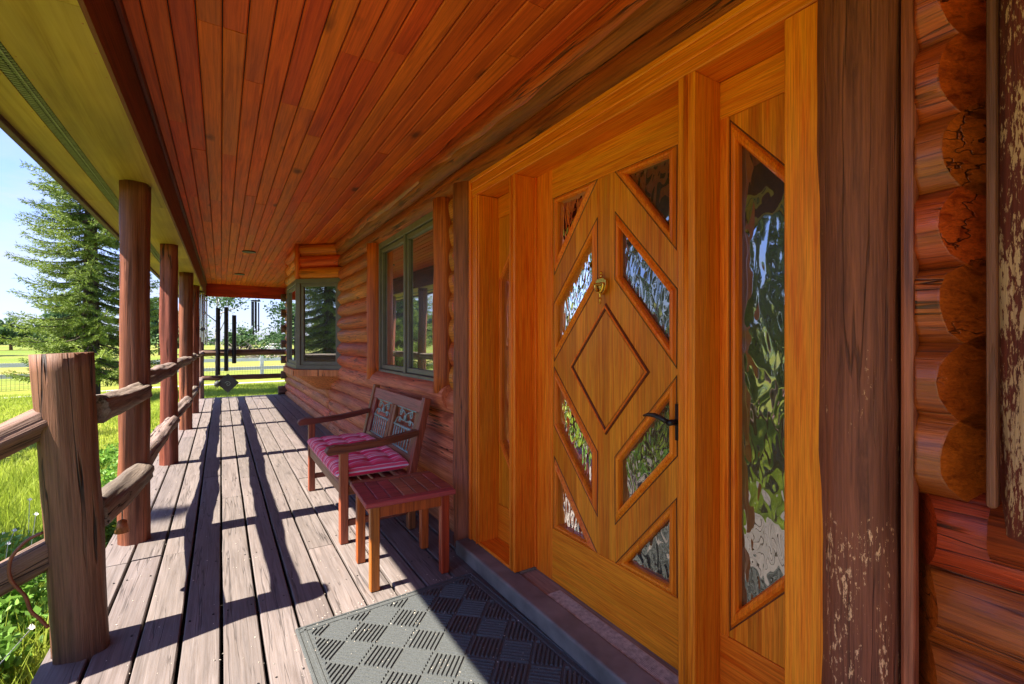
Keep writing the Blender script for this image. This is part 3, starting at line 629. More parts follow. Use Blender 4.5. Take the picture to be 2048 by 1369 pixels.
yy=[-3,-.6,1.84,4.28,6.72,9.16,12.4]
for a,b in zip(yy,yy[1:]):
    skewed('soffit_panel',M['soffit'],-.618,-.352,a+.001,b-.001,SZ,SZ+.012)
    skewed('soffit_panel',M['soffit'],-.815,-.682,a+.001,b-.001,SZ-.004,SZ+.012)
mb=MB()
for k in range(70):
    y=.4+.17*k
    for x in(-.606,-.365,-.806,-.692): mb.lathe((x+sk(y),y+.01*math.sin(k*7),SZ-.0008 if x>-.65 else SZ-.0048),[(.0005,0),(.0032,-.0001),(.0032,.0008)],6)
tag(mb.build('nail_heads',M['rust'],roof),kind='stuff')
skewed('boxed_beam',M['beam'],-.352+.0005,-.337,-3,12.4,SZ-.004,CZ-.03)
skewed('beam_trim',M['beam'],-.3365,-.318,-3,12.4,CZ-.045,CZ-.001,bev=.003)
skewed('vent_backing',M['vent'],-.682,-.618,-3,12.4,SZ+.006,SZ+.012)
mb=MB()
for k in range(640):
    y=-1+.02*k; x=sk(y); mb.box(-.680+x,-.652+x,y,y+.007,SZ-.003,SZ+.003); mb.box(-.648+x,-.620+x,y+.01,y+.017,SZ-.003,SZ+.003)
mb.box(-.653+sk(5),-.647+sk(5),-1,12.4,SZ-.005,SZ+.003)
tag(mb.build('vent_slats',M['ventbar'],roof),kind='stuff')
skewed('fascia_board',M['fascia'],-.850,-.8155,-3,12.4,SZ-.03,SZ+.15,bev=.003)
skewed('gutter_lip',M['gutter'],-.866,-.8505,-3,12.4,SZ+.0,SZ+.16,bev=.003)
MB().add([(-.88,-3.2,SZ+.165),(-.88,12.6,SZ+.165),(1.9,12.6,3.5),(1.9,-3.2,3.5),(-.88,-3.2,SZ+.2),(-.88,12.6,SZ+.2),(1.9,12.6,3.55),(1.9,-3.2,3.55)],[(0,3,2,1),(4,5,6,7),(0,1,5,4),(1,2,6,5),(2,3,7,6),(3,0,4,7)]).build('roof_slab',M['roof'],roof)
o=MB().box(-.8,.8,-.02,.02,0,.30).build('end_beam',M['redbeam'],roof,loc=(.505,12.3,2.27),bev=.004)
MB().box(-.42,1.6,12.34,12.4,2.3,2.9).build('gable_board',M['redbeam'],roof)
# recessed ceiling fittings
for (x,y) in((.34,7.6),(.30,10.2)):
    f_=empty('ceiling_downlight',loc=(x,y,CZ),label='dark round unlit fitting in the porch ceiling, '+('the nearer of the two' if y<9 else 'the farther of the two'),cat='ceiling light',group='unlit fittings in the porch ceiling')
    MB().lathe((0,0,0),[(.085,-.001),(.09,-.012),(.07,-.016),(.06,-.012)],20).build('trim_ring',M['black'],f_,smooth=True)
    MB().lathe((0,0,0),[(.058,-.004),(.058,-.009)],18).build('lens',M['winframe'],f_)
# ------------------------------------------------------------ posts and rails
def post(name,x,y,z0,z1,r,mat,label,seed,dx=0,r1=None,cat='post',group=None):
    e=empty(name,loc=(x,y,z0),label=label,cat=cat,group=group)
    o=add_log('post_log',(0,0,0),(dx,0,z1-z0),r,M[mat],None,out=(0,-1,0),r1=r1,seed=seed,step=.07,rough=.004,seg=36,facet=.008)
    o.parent=e; return e
post('stump_post',-.458,2.525,-.42,1.205,.093,'stump','short cut-off log post nearest the camera at the left edge of the deck',101,dx=-.075,r1=.091)
G='round log posts along the porch edge'
post('porch_post',-.46,3.72,-.3,SZ,.080,'post','tall round log post nearest the camera, just behind the short cut-off post',102,group=G)
post('porch_post',-.45,5.87,-.3,SZ,.074,'post','second tall round log post from the camera along the porch edge',103,group=G)
post('porch_post',-.425,8.09,-.3,SZ,.078,'post','third tall round log post along the porch edge, where the deck narrows in the distance',104,group=G)
post('porch_post',-.40,9.85,-.3,SZ,.074,'post','fourth tall round log post, bright orange below the rails',105,group=G)
post('corner_post',-.375,12.28,-.3,SZ,.060,'rail_dark','thin dark log post at the far corner of the deck',106)
rl=empty('log_railing',loc=(-.46,2.5,.4),label='two-bar railing of weathered round logs running along the left deck edge from the short post',cat='railing')
def rail(p,q,r,mat,seed,parent=rl,r1=None):
    o=add_log('rail_log',Vector(p)-parent.location,Vector(q)-parent.location,r,M[mat],None,out=(0,0,1),r1=r1,seed=seed,step=.06,rough=.007,seg=22,facet=.012); o.parent=parent; return o
rail((-1.76,2.16,.30),(-.545,2.52,.958),.066,'rail_dark',201,r1=.060)
rail((-1.76,2.16,-.08),(-.535,2.52,.435),.062,'rail_dark',202,r1=.056)
post('stair_post',-1.78,2.15,-.42,.55,.08,'stump','short log post at the lower foot of the sloping left rail',107)
rail((-.455,2.55,.970),(-.43,3.66,.940),.054,'rail',203,r1=.057)
rail((-.455,2.55,.52),(-.43,3.66,.435),.064,'rail',204,r1=.068)
rail((-.46,3.8,.99),(-.42,5.82,.985),.055,'rail',205)
rail((-.46,3.8,.45),(-.42,5.82,.44),.058,'rail',206)
rail((-.445,5.9,1.0),(-.40,8.03,1.0),.058,'rail',207)
rail((-.445,5.9,.44),(-.40,8.03,.42),.060,'rail',208)
rail((-.42,8.1,1.0),(-.38,9.8,1.0),.055,'rail',209); rail((-.42,8.1,.42),(-.38,9.8,.42),.055,'rail',210)
rail((-.395,9.9,1.0),(-.37,12.25,1.0),.055,'rail',211); rail((-.395,9.9,.42),(-.37,12.25,.42),.055,'rail',212)
r2=empty('end_railing',loc=(.4,12.25,.4),label='dark two-bar log railing across the far end of the porch',cat='railing')
rail((-.36,12.26,1.01),(1.35,12.26,1.01),.068,'rail_dark',221,r2); rail((-.36,12.26,.45),(1.35,12.26,.45),.055,'rail_dark',222,r2)
# cable looped over the lower rail
ps=[(-0.565,2.400,0.535),(-0.607,2.400,0.515),(-0.646,2.400,0.465),(-0.654,2.400,0.418),(-0.649,2.400,0.382),(-0.636,2.400,0.353),(-0.611,2.400,0.307),(-0.598,2.400,0.253),(-0.575,2.400,0.216),(-0.551,2.400,0.174)]
def smooth_path(ps,k=6):
    P=[Vector(p) for p in ps]; o=[]
    for i in range(len(P)-1):
        a=P[max(i-1,0)];b=P[i];c=P[i+1];d=P[min(i+2,len(P)-1)]
        for j in range(k):
            t=j/k; o.append(.5*((2*b)+(c-a)*t+(2*a-5*b+4*c-d)*t*t+(3*b-a-3*c+d)*t**3))
    return o+[P[-1]]
tag(MB().tube(smooth_path(ps),.006,8).build('loose_cable',M['cable'],smooth=True),'thin brown cable looped over the lower rail beside the short post','cable')
e=empty('rusty_bell',loc=(-.40,2.86,.40),label='small rusty copper bell hanging behind the short post over the lower rail',cat='bell')
MB().lathe((0,0,0),[(.006,.0),(.018,-.006),(.022,-.03),(.030,-.060),(.026,-.058),(.016,-.010)],14).build('bell_cup',M['rust'],e,smooth=True)
MB().tube([(0,0,-.002),(.0,.0,.05),(.01,-.03,.085),(0,-.06,.10)],.003,6).build('hanger',M['string'],e)
# ------------------------------------------------------------ bench
def mkbench():
    b=empty('garden_bench',loc=(.62,2.955,0),label='dark reddish wooden two-seat bench with cast iron back inserts and pink cushion',cat='bench')
    W=1.25; xf=.0; xb=.46
    for y in(0.0,W-.052):
        box('leg',M['bench'],b,xf,xf+.05,y,y+.052,0,.585,.004)
        # rear leg and back post, raked
        MB().bar((xb,y+.026,0),(xb-.0,y+.026,.36),.052,.05,(1,0,0)).build('leg',M['bench'],b,bev=.004)
        MB().bar((xb,y+.026,.355),(xb+.115,y+.026,.865),.052,.05,(1,0,0)).build('back_post',M['bench'],b,bev=.004)
        pts=[(-.085,.578),(-.07,.603),(-.03,.612),(.05,.606),(.25,.618),(.40,.640),(.505,.658),(.505,.622),(.40,.600),(.25,.578),(.05,.562),(-.04,.558),(-.07,.556)]
        mb=MB();n=len(pts); 
        mb.v=[(x,y-.008,z) for x,z in pts]+[(x,y+.060,z) for x,z in pts]; mb.f=[tuple(range(n)),tuple(reversed(range(n,2*n)))]+[(i,n+i,n+(i+1)%n,(i+1)%n) for i in range(n)]
        mb.build('armrest',M['benchx'],b,bev=.004)
        box('side_rail',M['benchx'],b,xf+.051,xb-.026,y+.010,y+.040,.295,.352,.003)
        box('stretcher',M['benchx'],b,xf+.051,xb-.026,y+.015,y+.038,.10,.14,.003)
    box('front_rail',M['benchy'],b,xf+.008,xf+.034,.053,W-.053,.295,.352,.003)
    box('rear_rail',M['benchy'],b,xb-.014,xb+.014,.053,W-.053,.295,.352,.003)
    for k in range(6):
        z=.372-.022*math.sin(PI*min(1,max(0,(k+.4)/6.2)))
        box('seat_slat',M['benchy'],b,xf+.003+.073*k,xf+.003+.073*k+.060,-.004 if k else .054,W+.004 if k else W-.054,z-.012,z+.012,.005)
    # back panel in raked coordinates
    ang=math.atan2(.115,.51)
    pnl=Matrix.Translation((xb+.018,0,.42))@Matrix.Rotation(ang,4,'Y')
    def bb(name,y0,y1,z0,z1,mat,t=.016):
        return MB().box(-t,t,y0,y1,z0,z1,pnl).build(name,mat,b,bev=.003)
    y0,y1=.0535,W-.0535; mid=(y0+y1)/2
    bb('top_rail',y0,y1,.345,.430,M['benchy']); bb('bottom_rail',y0,y1,.0,.05,M['benchy'])
    bb('back_stile',y0,y0+.085,.051,.344,M['bench']); bb('back_stile',y1-.085,y1,.051,.344,M['bench']); bb('back_stile',mid-.055,mid-.008,.051,.344,M['bench']); bb('back_stile',mid+.008,mid+.055,.051,.344,M['bench'])
    for a,c in((y0+.086,mid-.056),(mid+.056,y1-.086)):
        mb=MB(); w=c-a; cy=(a+c)/2; T=lambda y,z:pnl@Vector((0,y,z))
        for q in range(8): 
            y=a+w*(q+.5)/8; mb.cyl(T(y,.051),T(y,.205),.005,seg=6)
        mb.bar(T(a,.205),T(c,.205),.014,.014); mb.bar(T(a,.34),T(c,.34),.008,.008); mb.bar(T(a,.055),T(c,.055),.010,.010)
        for s in(-1,1):
            for rr,cz in((.030,.300),(.024,.245)):
                mb.tube([T(cy+s*(w*.25)+rr*(1-t*.09)*math.cos(t*s)*(-s),cz+rr*(1-t*.09)*math.sin(t)) for t in np.linspace(0,8.2,28)],.0045,6)
            mb.tube(smooth_path([T(cy+s*w*.46,.21),T(cy+s*w*.36,.26),T(cy+s*.02,.25),T(cy+s*.012,.30),T(cy+s*w*.3,.335)]),.0045,6)
        mb.lathe(T(cy,.27),[(.003,-.03),(.014,-.012),(.016,0),(.012,.014),(.003,.03)],8)
        mb.build('iron_insert',M['iron'],b,smooth=True)
    return b
mkbench()
# cushion
def cushion():
    nx,ny=64,120; x0,x1=.60,1.075; y0,y1=2.99,4.13; V=[];F=[]
    tx=[.25,.5,.75]; ty=[(k+.5)/6 for k in range(6)]
    def prof(u): return max(0.0,1-abs(2*u-1)**7)**.42
    for side in(1,-1):
        for i in range(nx+1):
            for j in range(ny+1):
                u,v=i/nx,j/ny; h=prof(u)*prof(v)
                x=x0+(x1-x0)*u; y=y0+(y1-y0)*v
                t=0
                for a in (.2,.5,.8):
                    for c in ty:
                        d=math.hypot((u-a)*(x1-x0),(v-c)*(y1-y0)); t+=math.exp(-(d/.030)**2)*.030+math.exp(-(d/.075)**2)*.012
                rid=.007*(math.exp(-((((v*6)%1)-.5)/.10)**2)+math.exp(-min(abs(u-a) for a in(.2,.5,.8))**2/.0009))
                seam=.022*math.exp(-((v-.5)*(y1-y0)/.018)**2)
                wob=.004*noise.noise(Vector((x*14,y*14,side)))
                z=.425+ side*(.058*h) + (-(t*1.25+rid*1.6+seam)*h if side>0 else 0)+ (wob*h if side>0 else 0)
                z+= .006*h
                # edges bulge outward slightly between tufts
                V.append((x,y,z))
    W=ny+1
    def idx(s,i,j): return s*(nx+1)*W+i*W+j
    for s in(0,1):
        for i in range(nx):
            for j in range(ny):
                q=(idx(s,i,j),idx(s,i+1,j),idx(s,i+1,j+1),idx(s,i,j+1)); F.append(q if s==0 else q[::-1])
    for j in range(ny):
        F.append((idx(0,0,j),idx(0,0,j+1),idx(1,0,j+1),idx(1,0,j))); F.append((idx(0,nx,j+1),idx(0,nx,j),idx(1,nx,j),idx(1,nx,j+1)))
    for i in range(nx):
        F.append((idx(0,i+1,0),idx(0,i,0),idx(1,i,0),idx(1,i+1,0))); F.append((idx(0,i,ny),idx(0,i+1,ny),idx(1,i+1,ny),idx(1,i,ny)))
    m=bpy.data.materials.new('striped_fabric'); m.use_nodes=True; nt=m.node_tree; L=nt.links.new; P=nt.nodes['Principled BSDF']
    tc=N(nt,'ShaderNodeTexCoord'); sp=N(nt,'ShaderNodeSeparateXYZ'); L(tc.outputs['Object'],sp.inputs[0])
    ad=N(nt,'ShaderNodeMath',operation='MULTIPLY_ADD'); ad.inputs[1].default_value=.9; L(sp.outputs[2],ad.inputs[0]); L(sp.outputs[1],ad.inputs[2])
    mu=N(nt,'ShaderNodeMath',operation='MULTIPLY'); mu.inputs[1].default_value=1/.19; L(ad.outputs[0],mu.inputs[0]); fr=N(nt,'ShaderNodeMath',operation='FRACT'); L(mu.outputs[0],fr.inputs[0])
    r=ramp(nt,[(0,(.97,.008,.09)),(.30,(.97,.008,.09)),]); cr=r.color_ramp; cr.interpolation='CONSTANT'
    for p,c in[(.32,(1,.75,.78)),(.37,(1,.10,.19)),(.50,(.95,.42,.52)),(.54,(.82,.012,.09)),(.74,(1,.78,.8)),(.79,(1,.10,.19)),(.90,(1,.6,.66)),(.94,(.7,.015,.1))]:
        e_=cr.elements.new(p); e_.color=(*c,1)
    L(fr.outputs[0],r.inputs[0]); n_=N(nt,'ShaderNodeTexNoise'); n_.inputs['Scale'].default_value=300; L(tc.outputs['Object'],n_.inputs[0]); b=N(nt,'ShaderNodeBump'); b.inputs['Strength'].default_value=.3; b.inputs['Distance'].default_value=.002; L(n_.outputs[0],b.inputs['Height']); L(b.outputs[0],P.inputs['Normal'])
    L(r.outputs[0],P.inputs['Base Color']); P.inputs['Roughness'].default_value=.85; P.inputs['Sheen Weight'].default_value=.3
    o=npmesh('seat_cushion',V,F,m,smooth=True); return tag(o,'tufted pink and crimson striped cushion lying on the bench','cushion')
cushion()
# ------------------------------------------------------------ side table
def table():
    t=empty('side_table',loc=(.60,2.29,0),rz=math.radians(-3),label='small slatted reddish-brown wooden side table in front of the bench',cat='table')
    Wx,Wy=.475,.43; lg=.046
    for x in(.028,Wx-.028-lg):
        for y in(.022,Wy-.022-lg): box('leg',M['tableleg'],t,x,x+lg,y,y+lg,0,.425,.004)
    for y in(.030,Wy-.052): box('apron',M['tableleg'],t,.028+lg,Wx-.028-lg,y,y+.022,.365,.424,.002)
    for x in(.036,Wx-.058): box('apron',M['tableleg'],t,x,x+.022,.022+lg,Wy-.022-lg,.365,.424,.002)
    fr=.05
    box('top_frame',M['tabletop'],t,0,Wx,0,fr,.426,.452,.004); box('top_frame',M['tabletop'],t,0,Wx,Wy-fr,Wy,.426,.452,.004)
    n=7; w=(Wx)/n
    for k in range(n): box('top_slat',M['tabletop'],t,k*w+(.002 if k else 0),(k+1)*w-(.002 if k<n-1 else 0),fr+.001,Wy-fr-.001,.4265,.4505+random.uniform(-.001,.001),.003)
table()
# ------------------------------------------------------------ door mat
def doormat():
    e=empty('door_mat',loc=(1.140,2.215,.002),rz=math.radians(2.2),label='grey rubber scraper mat with diagonal ribbed squares in front of the door',cat='doormat')
    Wm,Lm=.87,1.5
    MB().box(-Wm,0,-Lm,0,.0,.006).build('mat_base',M['mat'],e,bev=.002)
    mb=MB()
    for a,b,c,d in((-Wm+.012,-.012,-.040,-.028),(-Wm+.012,-.012,-Lm+.028,-Lm+.040),(-Wm+.028,-Wm+.040,-Lm+.012,-.012),(-.040,-.028,-Lm+.012,-.012)):
        mb.box(a,b,c,d,.006,.0095)
    for a,b,c,d in((-Wm+.002,-.002,-.012,-.003),(-Wm+.003,-Wm+.012,-Lm+.002,-.013),(-.012,-.003,-Lm+.002,-.013)): mb.box(a,b,c,d,.006,.010)
    mb.build('mat_border',M['mat'],e,bev=.0015)
    mb=MB(); a=.128; inn=.048
    c45=math.sqrt(.5)
    def clip(p,q):
        # clip segment to inner rectangle
        x0,x1,y0,y1=-Wm+inn,-inn,-Lm+inn,-inn; t0,t1=0,1; dx,dy=q[0]-p[0],q[1]-p[1]
        for pp,qq in((-dx,p[0]-x0),(dx,x1-p[0]),(-dy,p[1]-y0),(dy,y1-p[1])):
            if abs(pp)<1e-9:
                if qq<0: return None
            else:
                r_=qq/pp
                if pp<0: t0=max(t0,r_)
                else: t1=min(t1,r_)
        if t1-t0<.05: return None
        return (p[0]+dx*t0,p[1]+dy*t0),(p[0]+dx*t1,p[1]+dy*t1)
    for i in range(-16,17):
        for j in range(-16,17):
            cx,cy=-Wm/2+(i+j)*a*c45,-Lm/2+(i-j)*a*c45
            if not(-Wm-a<cx<a and -Lm-a<cy<a): continue
            bold=(i+j)%2==0
            nr=7
            for q in range(nr):
                o_=(q-(nr-1)/2)*a/nr*.98; h=a*.455
                if (i+j)%2==0: p=(cx+(-h+o_)*c45,cy+(-h-o_)*c45); r_=(cx+(h+o_)*c45,cy+(h-o_)*c45)
                else: p=(cx+(-h+o_)*c45,cy+(h+o_)*c45); r_=(cx+(h+o_)*c45,cy+(-h+o_)*c45)
                s=clip(p,r_)
                if not s: continue
                P_,Q_=Vector((*s[0],.0)),Vector((*s[1],.0)); d=(Q_-P_).normalized(); nn=Vector((-d.y,d.x,0)); wv=a/nr*.36; hh=.0065
                base=[P_-nn*wv,P_+nn*wv,Q_+nn*wv,Q_-nn*wv]; top=[P_+d*.003-nn*wv*.45,P_+d*.003+nn*wv*.45,Q_-d*.003+nn*wv*.45,Q_-d*.003-nn*wv*.45]
                mb.add([(*v.xy,.0059) for v in base]+[(*v.xy,.006+hh) for v in top],[(4,5,6,7),(0,1,5,4),(1,2,6,5),(2,3,7,6),(3,0,4,7)])
    tag(mb.build('mat_ribs',M['mat'],e),kind='stuff')
doormat()
# fix checker: handled by parity of i (see below)
# ------------------------------------------------------------ wind chimes
def chime(name,x,y,ztop,tubes,plate,sail,label,mat,tr,ring=.05,attach=2.27):
    e=empty(name,loc=(x,y,attach),label=label,cat='wind chime',group='wind chimes hanging at the far end of the porch')
    if plate:
        MB().lathe((0,0,plate[1]-attach),[(plate[0],0),(plate[0],.02),(plate[0]*.8,.028)],20).build('top_plate',M['black'],e,smooth=False)
    mb=MB(); zt=(plate[1] if plate else min(attach-.05,ztop+.16))-attach
    mb.tube([(0,0,0),(0,0,zt+.02)],.004,6)
    for (dx,dy,z1,z0) in tubes:
        MB().cyl((dx,dy,z1-attach),(dx,dy,z0-attach),tr,seg=14).build('tube',mat,e,smooth=False)
        mb.tube([(dx if plate else 0,dy if plate else 0,zt),(dx,dy,z1-attach-.03)],.0025,5)
    if sail:
        sz,s_,zb=sail
        mb.tube([(0.03,0,zt),(0.03,0,zb-attach)],.003,5)
        n=4; q=[(s_,0),(0,s_*1.0),(-s_,0),(0,-s_)]
        m2=MB(); m2.v=[(a+.03,-.006,b+sz-attach) for a,b in q]+[(a+.03,.006,b+sz-attach) for a,b in q]; m2.f=[(0,1,2,3),(7,6,5,4)]+[(i,4+i,4+(i+1)%4,(i+1)%4) for i in range(4)]
        o=m2.build('wind_sail',M['sail'],e,bev=.002)
    mb.build('cord',M['string'],e)
    return e
e=chime('wind_chime',.10,12.05,2.0,[(-.155,0,2.0,.52),(-.0,.05,2.03,.60),(.15,0,1.85,.77)],None,(.335,.215,.01),'large black wind chime with three long thick tubes and a diamond sail',M['darkiron'],.043)
sw=MB(); sw.tube([(.03+.06*math.cos(t)*(t/9),-.012,.335-2.27-.02+.06*math.sin(t)*(t/9)) for t in np.linspace(.5,9,30)],.006,6); sw.build('sail_spiral',M['iron'],e)
m2=MB(); m2.lathe((-.17,.0,.33-2.27),[(.0,-.07),(.055,-.05),(.06,.03),(.0,.06)],12); m2.build('clapper',M['sail'],e,smooth=True)
chime('wind_chime',.672,12.05,2.1,[(-.075,0,2.17,1.62),(-.045,.03,2.17,1.42),(-.01,-.03,2.17,1.55),(.012,.04,2.17,1.45),(.06,.0,2.15,1.50)],(.10,2.18),None,'small dark wind chime with a round top plate, right of the large black one',M['darkiron'],.014)
chime('wind_chime',-.31,11.6,2.1,[(-.05,0,2.19,1.35),(-.02,.03,2.19,1.25),(.02,-.03,2.19,1.22),(.055,.0,2.17,1.18)],(.075,2.2),None,'silver wind chime with long slim tubes and wooden striker beside the far corner post',M['silver'],.014)
chime('wind_chime',-.33,10.7,2.1,[(-.05,0,2.19,1.75),(-.02,.03,2.19,1.7),(.02,-.03,2.19,1.65),(.05,.0,2.17,1.78)],(.07,2.2),(1.50,.05,1.4),'shorter silver wind chime partly behind the fourth tall post',M['silver'],.013)
# ------------------------------------------------------------ white fence
fe=empty('paddock_fence',loc=(0,22,GZ),label='white post and rail paddock fence with wire mesh beyond the lawn',cat='fence')
def fy(x): return 22.7+.19*(x+3.7)
fx=[-60+2.72*k for k in range(34)]; fx=[x+1.5-( -60+2.72*23 +1.5-1.57) for x in fx]
for x in fx:
    y=fy(x); MB().box(x-.07,x+.07,y-22-.07,y-22+.07,0,1.06).add([(x-.08,y-22-.08,1.06),(x+.08,y-22-.08,1.06),(x+.08,y-22+.08,1.06),(x-.08,y-22+.08,1.06),(x,y-22,1.12)],[(0,1,4),(1,2,4),(2,3,4),(3,0,4)]).build('fence_post',M['fencewhite'],fe)
for a,b in zip(fx,fx[1:]):
    for z in(.48,.86):
        MB().bar((a+.07,fy(a)-22,z),(b-.07,fy(b)-22,z),.04,.14).build('fence_rail',M['fencewhite'],fe)
mb=MB()
a,b=-14,8
for k in range(int((b-a)/.10)):
    x=a+.10*k; y=fy(x)-22-.10; mb.bar((x,y,0),(x,y,.62),.006,.006,(0,1,0))
for z in(.05,.2,.35,.5,.62): mb.bar((a,fy(a)-22-.10,z),(b,fy(b)-22-.10,z),.006,.006)
tag(mb.build('wire_mesh',M['wire'],fe),kind='stuff')
# ------------------------------------------------------------ vegetation
def blades(n,xr,yr,hr,w,lean=.35,mask=None,seed=1,zbase=GZ):
    g=np.random.default_rng(seed); x=g.uniform(*xr,n); y=g.uniform(*yr,n)
    if mask is not None: k=mask(x,y,g); x=x[k];y=y[k]; 
    n=len(x); h=g.uniform(*hr,n)*(.6+.4*g.random(n)); a=g.uniform(0,2*PI,n); la=g.uniform(0,2*PI,n); l=h*lean*g.random(n)*1.6; ww=w*(.6+.8*g.random(n))
    dx=np.cos(a)*ww/2; dy=np.sin(a)*ww/2; lx=np.cos(la)*l; ly=np.sin(la)*l; z0=np.full(n,zbase)
    V=np.stack([np.stack([x-dx,y-dy,z0],1),np.stack([x+dx,y+dy,z0],1),np.stack([x+lx*.35-dx*.7,y+ly*.35-dy*.7,z0+h*.55],1),np.stack([x+lx*.35+dx*.7,y+ly*.35+dy*.7,z0+h*.55],1),np.stack([x+lx,y+ly,z0+h*(1-.25*l/np.maximum(h,1e-3))],1)],1).reshape(-1,3)
    b=np.arange(n)*5; F=np.concatenate([np.stack([b,b+1,b+3],1),np.stack([b,b+3,b+2],1),np.stack([b+2,b+3,b+4],1)])
    return V,F
V,F=blades(60000,(-3.2,-.62),(.4,7.5),(.22,.5),.009,mask=lambda x,y,g:g.random(len(x))<np.clip(1.25-(-.62-x)/1.7,.04,1),seed=3)
tag(npmesh('tall_grass',V,F,M['grass']),label='tall bright green grass growing along the deck edge',kind='stuff',cat='grass')
V,F=blades(130000,(-9,-.6),(2,20),(.05,.12),.010,seed=4,lean=.5)
V2,F2=blades(50000,(-1.5,3.5),(12.4,20),(.06,.16),.012,seed=5,lean=.5)
tag(npmesh('lawn_grass',np.concatenate([V,V2]),np.concatenate([F,F2+len(V)]),M['grass']),label='short mown lawn grass around the porch',kind='stuff',cat='grass')
def leaves(cent,n,rad,size,seed,flat=.6):
    g=np.random.default_rng(seed); c=np.asarray(cent); idx=g.integers(0,len(c),n); d=g.normal(size=(n,3)); d/=np.linalg.norm(d,axis=1)[:,None]; r=np.asarray(rad)[idx]*g.random(n)**.45
    p=c[idx]+d*r[:,None]*np.array([1,1,flat])
    u=g.normal(size=(n,3)); u/=np.linalg.norm(u,axis=1)[:,None]; v=np.cross(u,g.normal(size=(n,3))); v/=np.linalg.norm(v,axis=1)[:,None]; s=(size*(.6+.8*g.random(n)))[:,None]
    V=np.stack([p-u*s,p+v*s*.55,p+u*s,p-v*s*.55],1).reshape(-1,3); b=np.arange(n)*4
    return V,np.stack([b,b+1,b+2,b+3],1)
# weeds by the deck
g=np.random.default_rng(11)
cs=[];rs=[]
for k in range(60):
    y=g.uniform(4.0,8.5) if k%3 else g.uniform(2.7,3.6); x=-.72-abs(g.normal())*.22; cs.append((x,y,GZ+.10+.28*g.random()));rs.append(.16)
V,F=leaves(cs,15000,rs,.024,12,1.0)
tag(npmesh('leafy_weeds',V,F,M['weed']),label='bushy leafy weeds beside the deck between the posts',kind='stuff',cat='weeds')
mb=MB(); g=np.random.default_rng(13)
for k in range(70):
    x=-.75-g.random()*1.0; y=g.uniform(1.6,4.6); h=.25+.35*g.random(); lx=.1*g.normal()
    mb.tube([(x,y,GZ),(x+lx*.4,y,GZ+h*.6),(x+lx,y,GZ+h)],.002,4)
    for q in range(7):
        a=q*.9; mb.add([(x+lx,y,GZ+h),(x+lx+.013*math.cos(a),y+.013*math.sin(a),GZ+h+.008*(q%3)),(x+lx+.013*math.cos(a+.6),y+.013*math.sin(a+.6),GZ+h+.008*((q+1)%3))],[(0,1,2)])
tag(mb.build('white_wildflowers',M['petal']),label='tiny white wildflowers scattered in the tall grass by the deck',kind='stuff',cat='wildflowers')
mb=MB(); x,y,h=-1.05,3.35,.72
mb.tube([(x,y,GZ),(x,y,GZ+h)],.003,5)
for q in range(40):
    a=q*2.4; z=GZ+h-.13+.13*q/40; rr=.014*(1-q/60)
    mb.add([(x,y,z),(x+rr*math.cos(a),y+rr*math.sin(a),z+.004),(x+rr*math.cos(a+.7),y+rr*math.sin(a+.7),z+.012)],[(0,1,2)])
tag(mb.build('lilac_flower',M['purple']),'single lilac lupin spike standing in the grass beside the short post','flower')

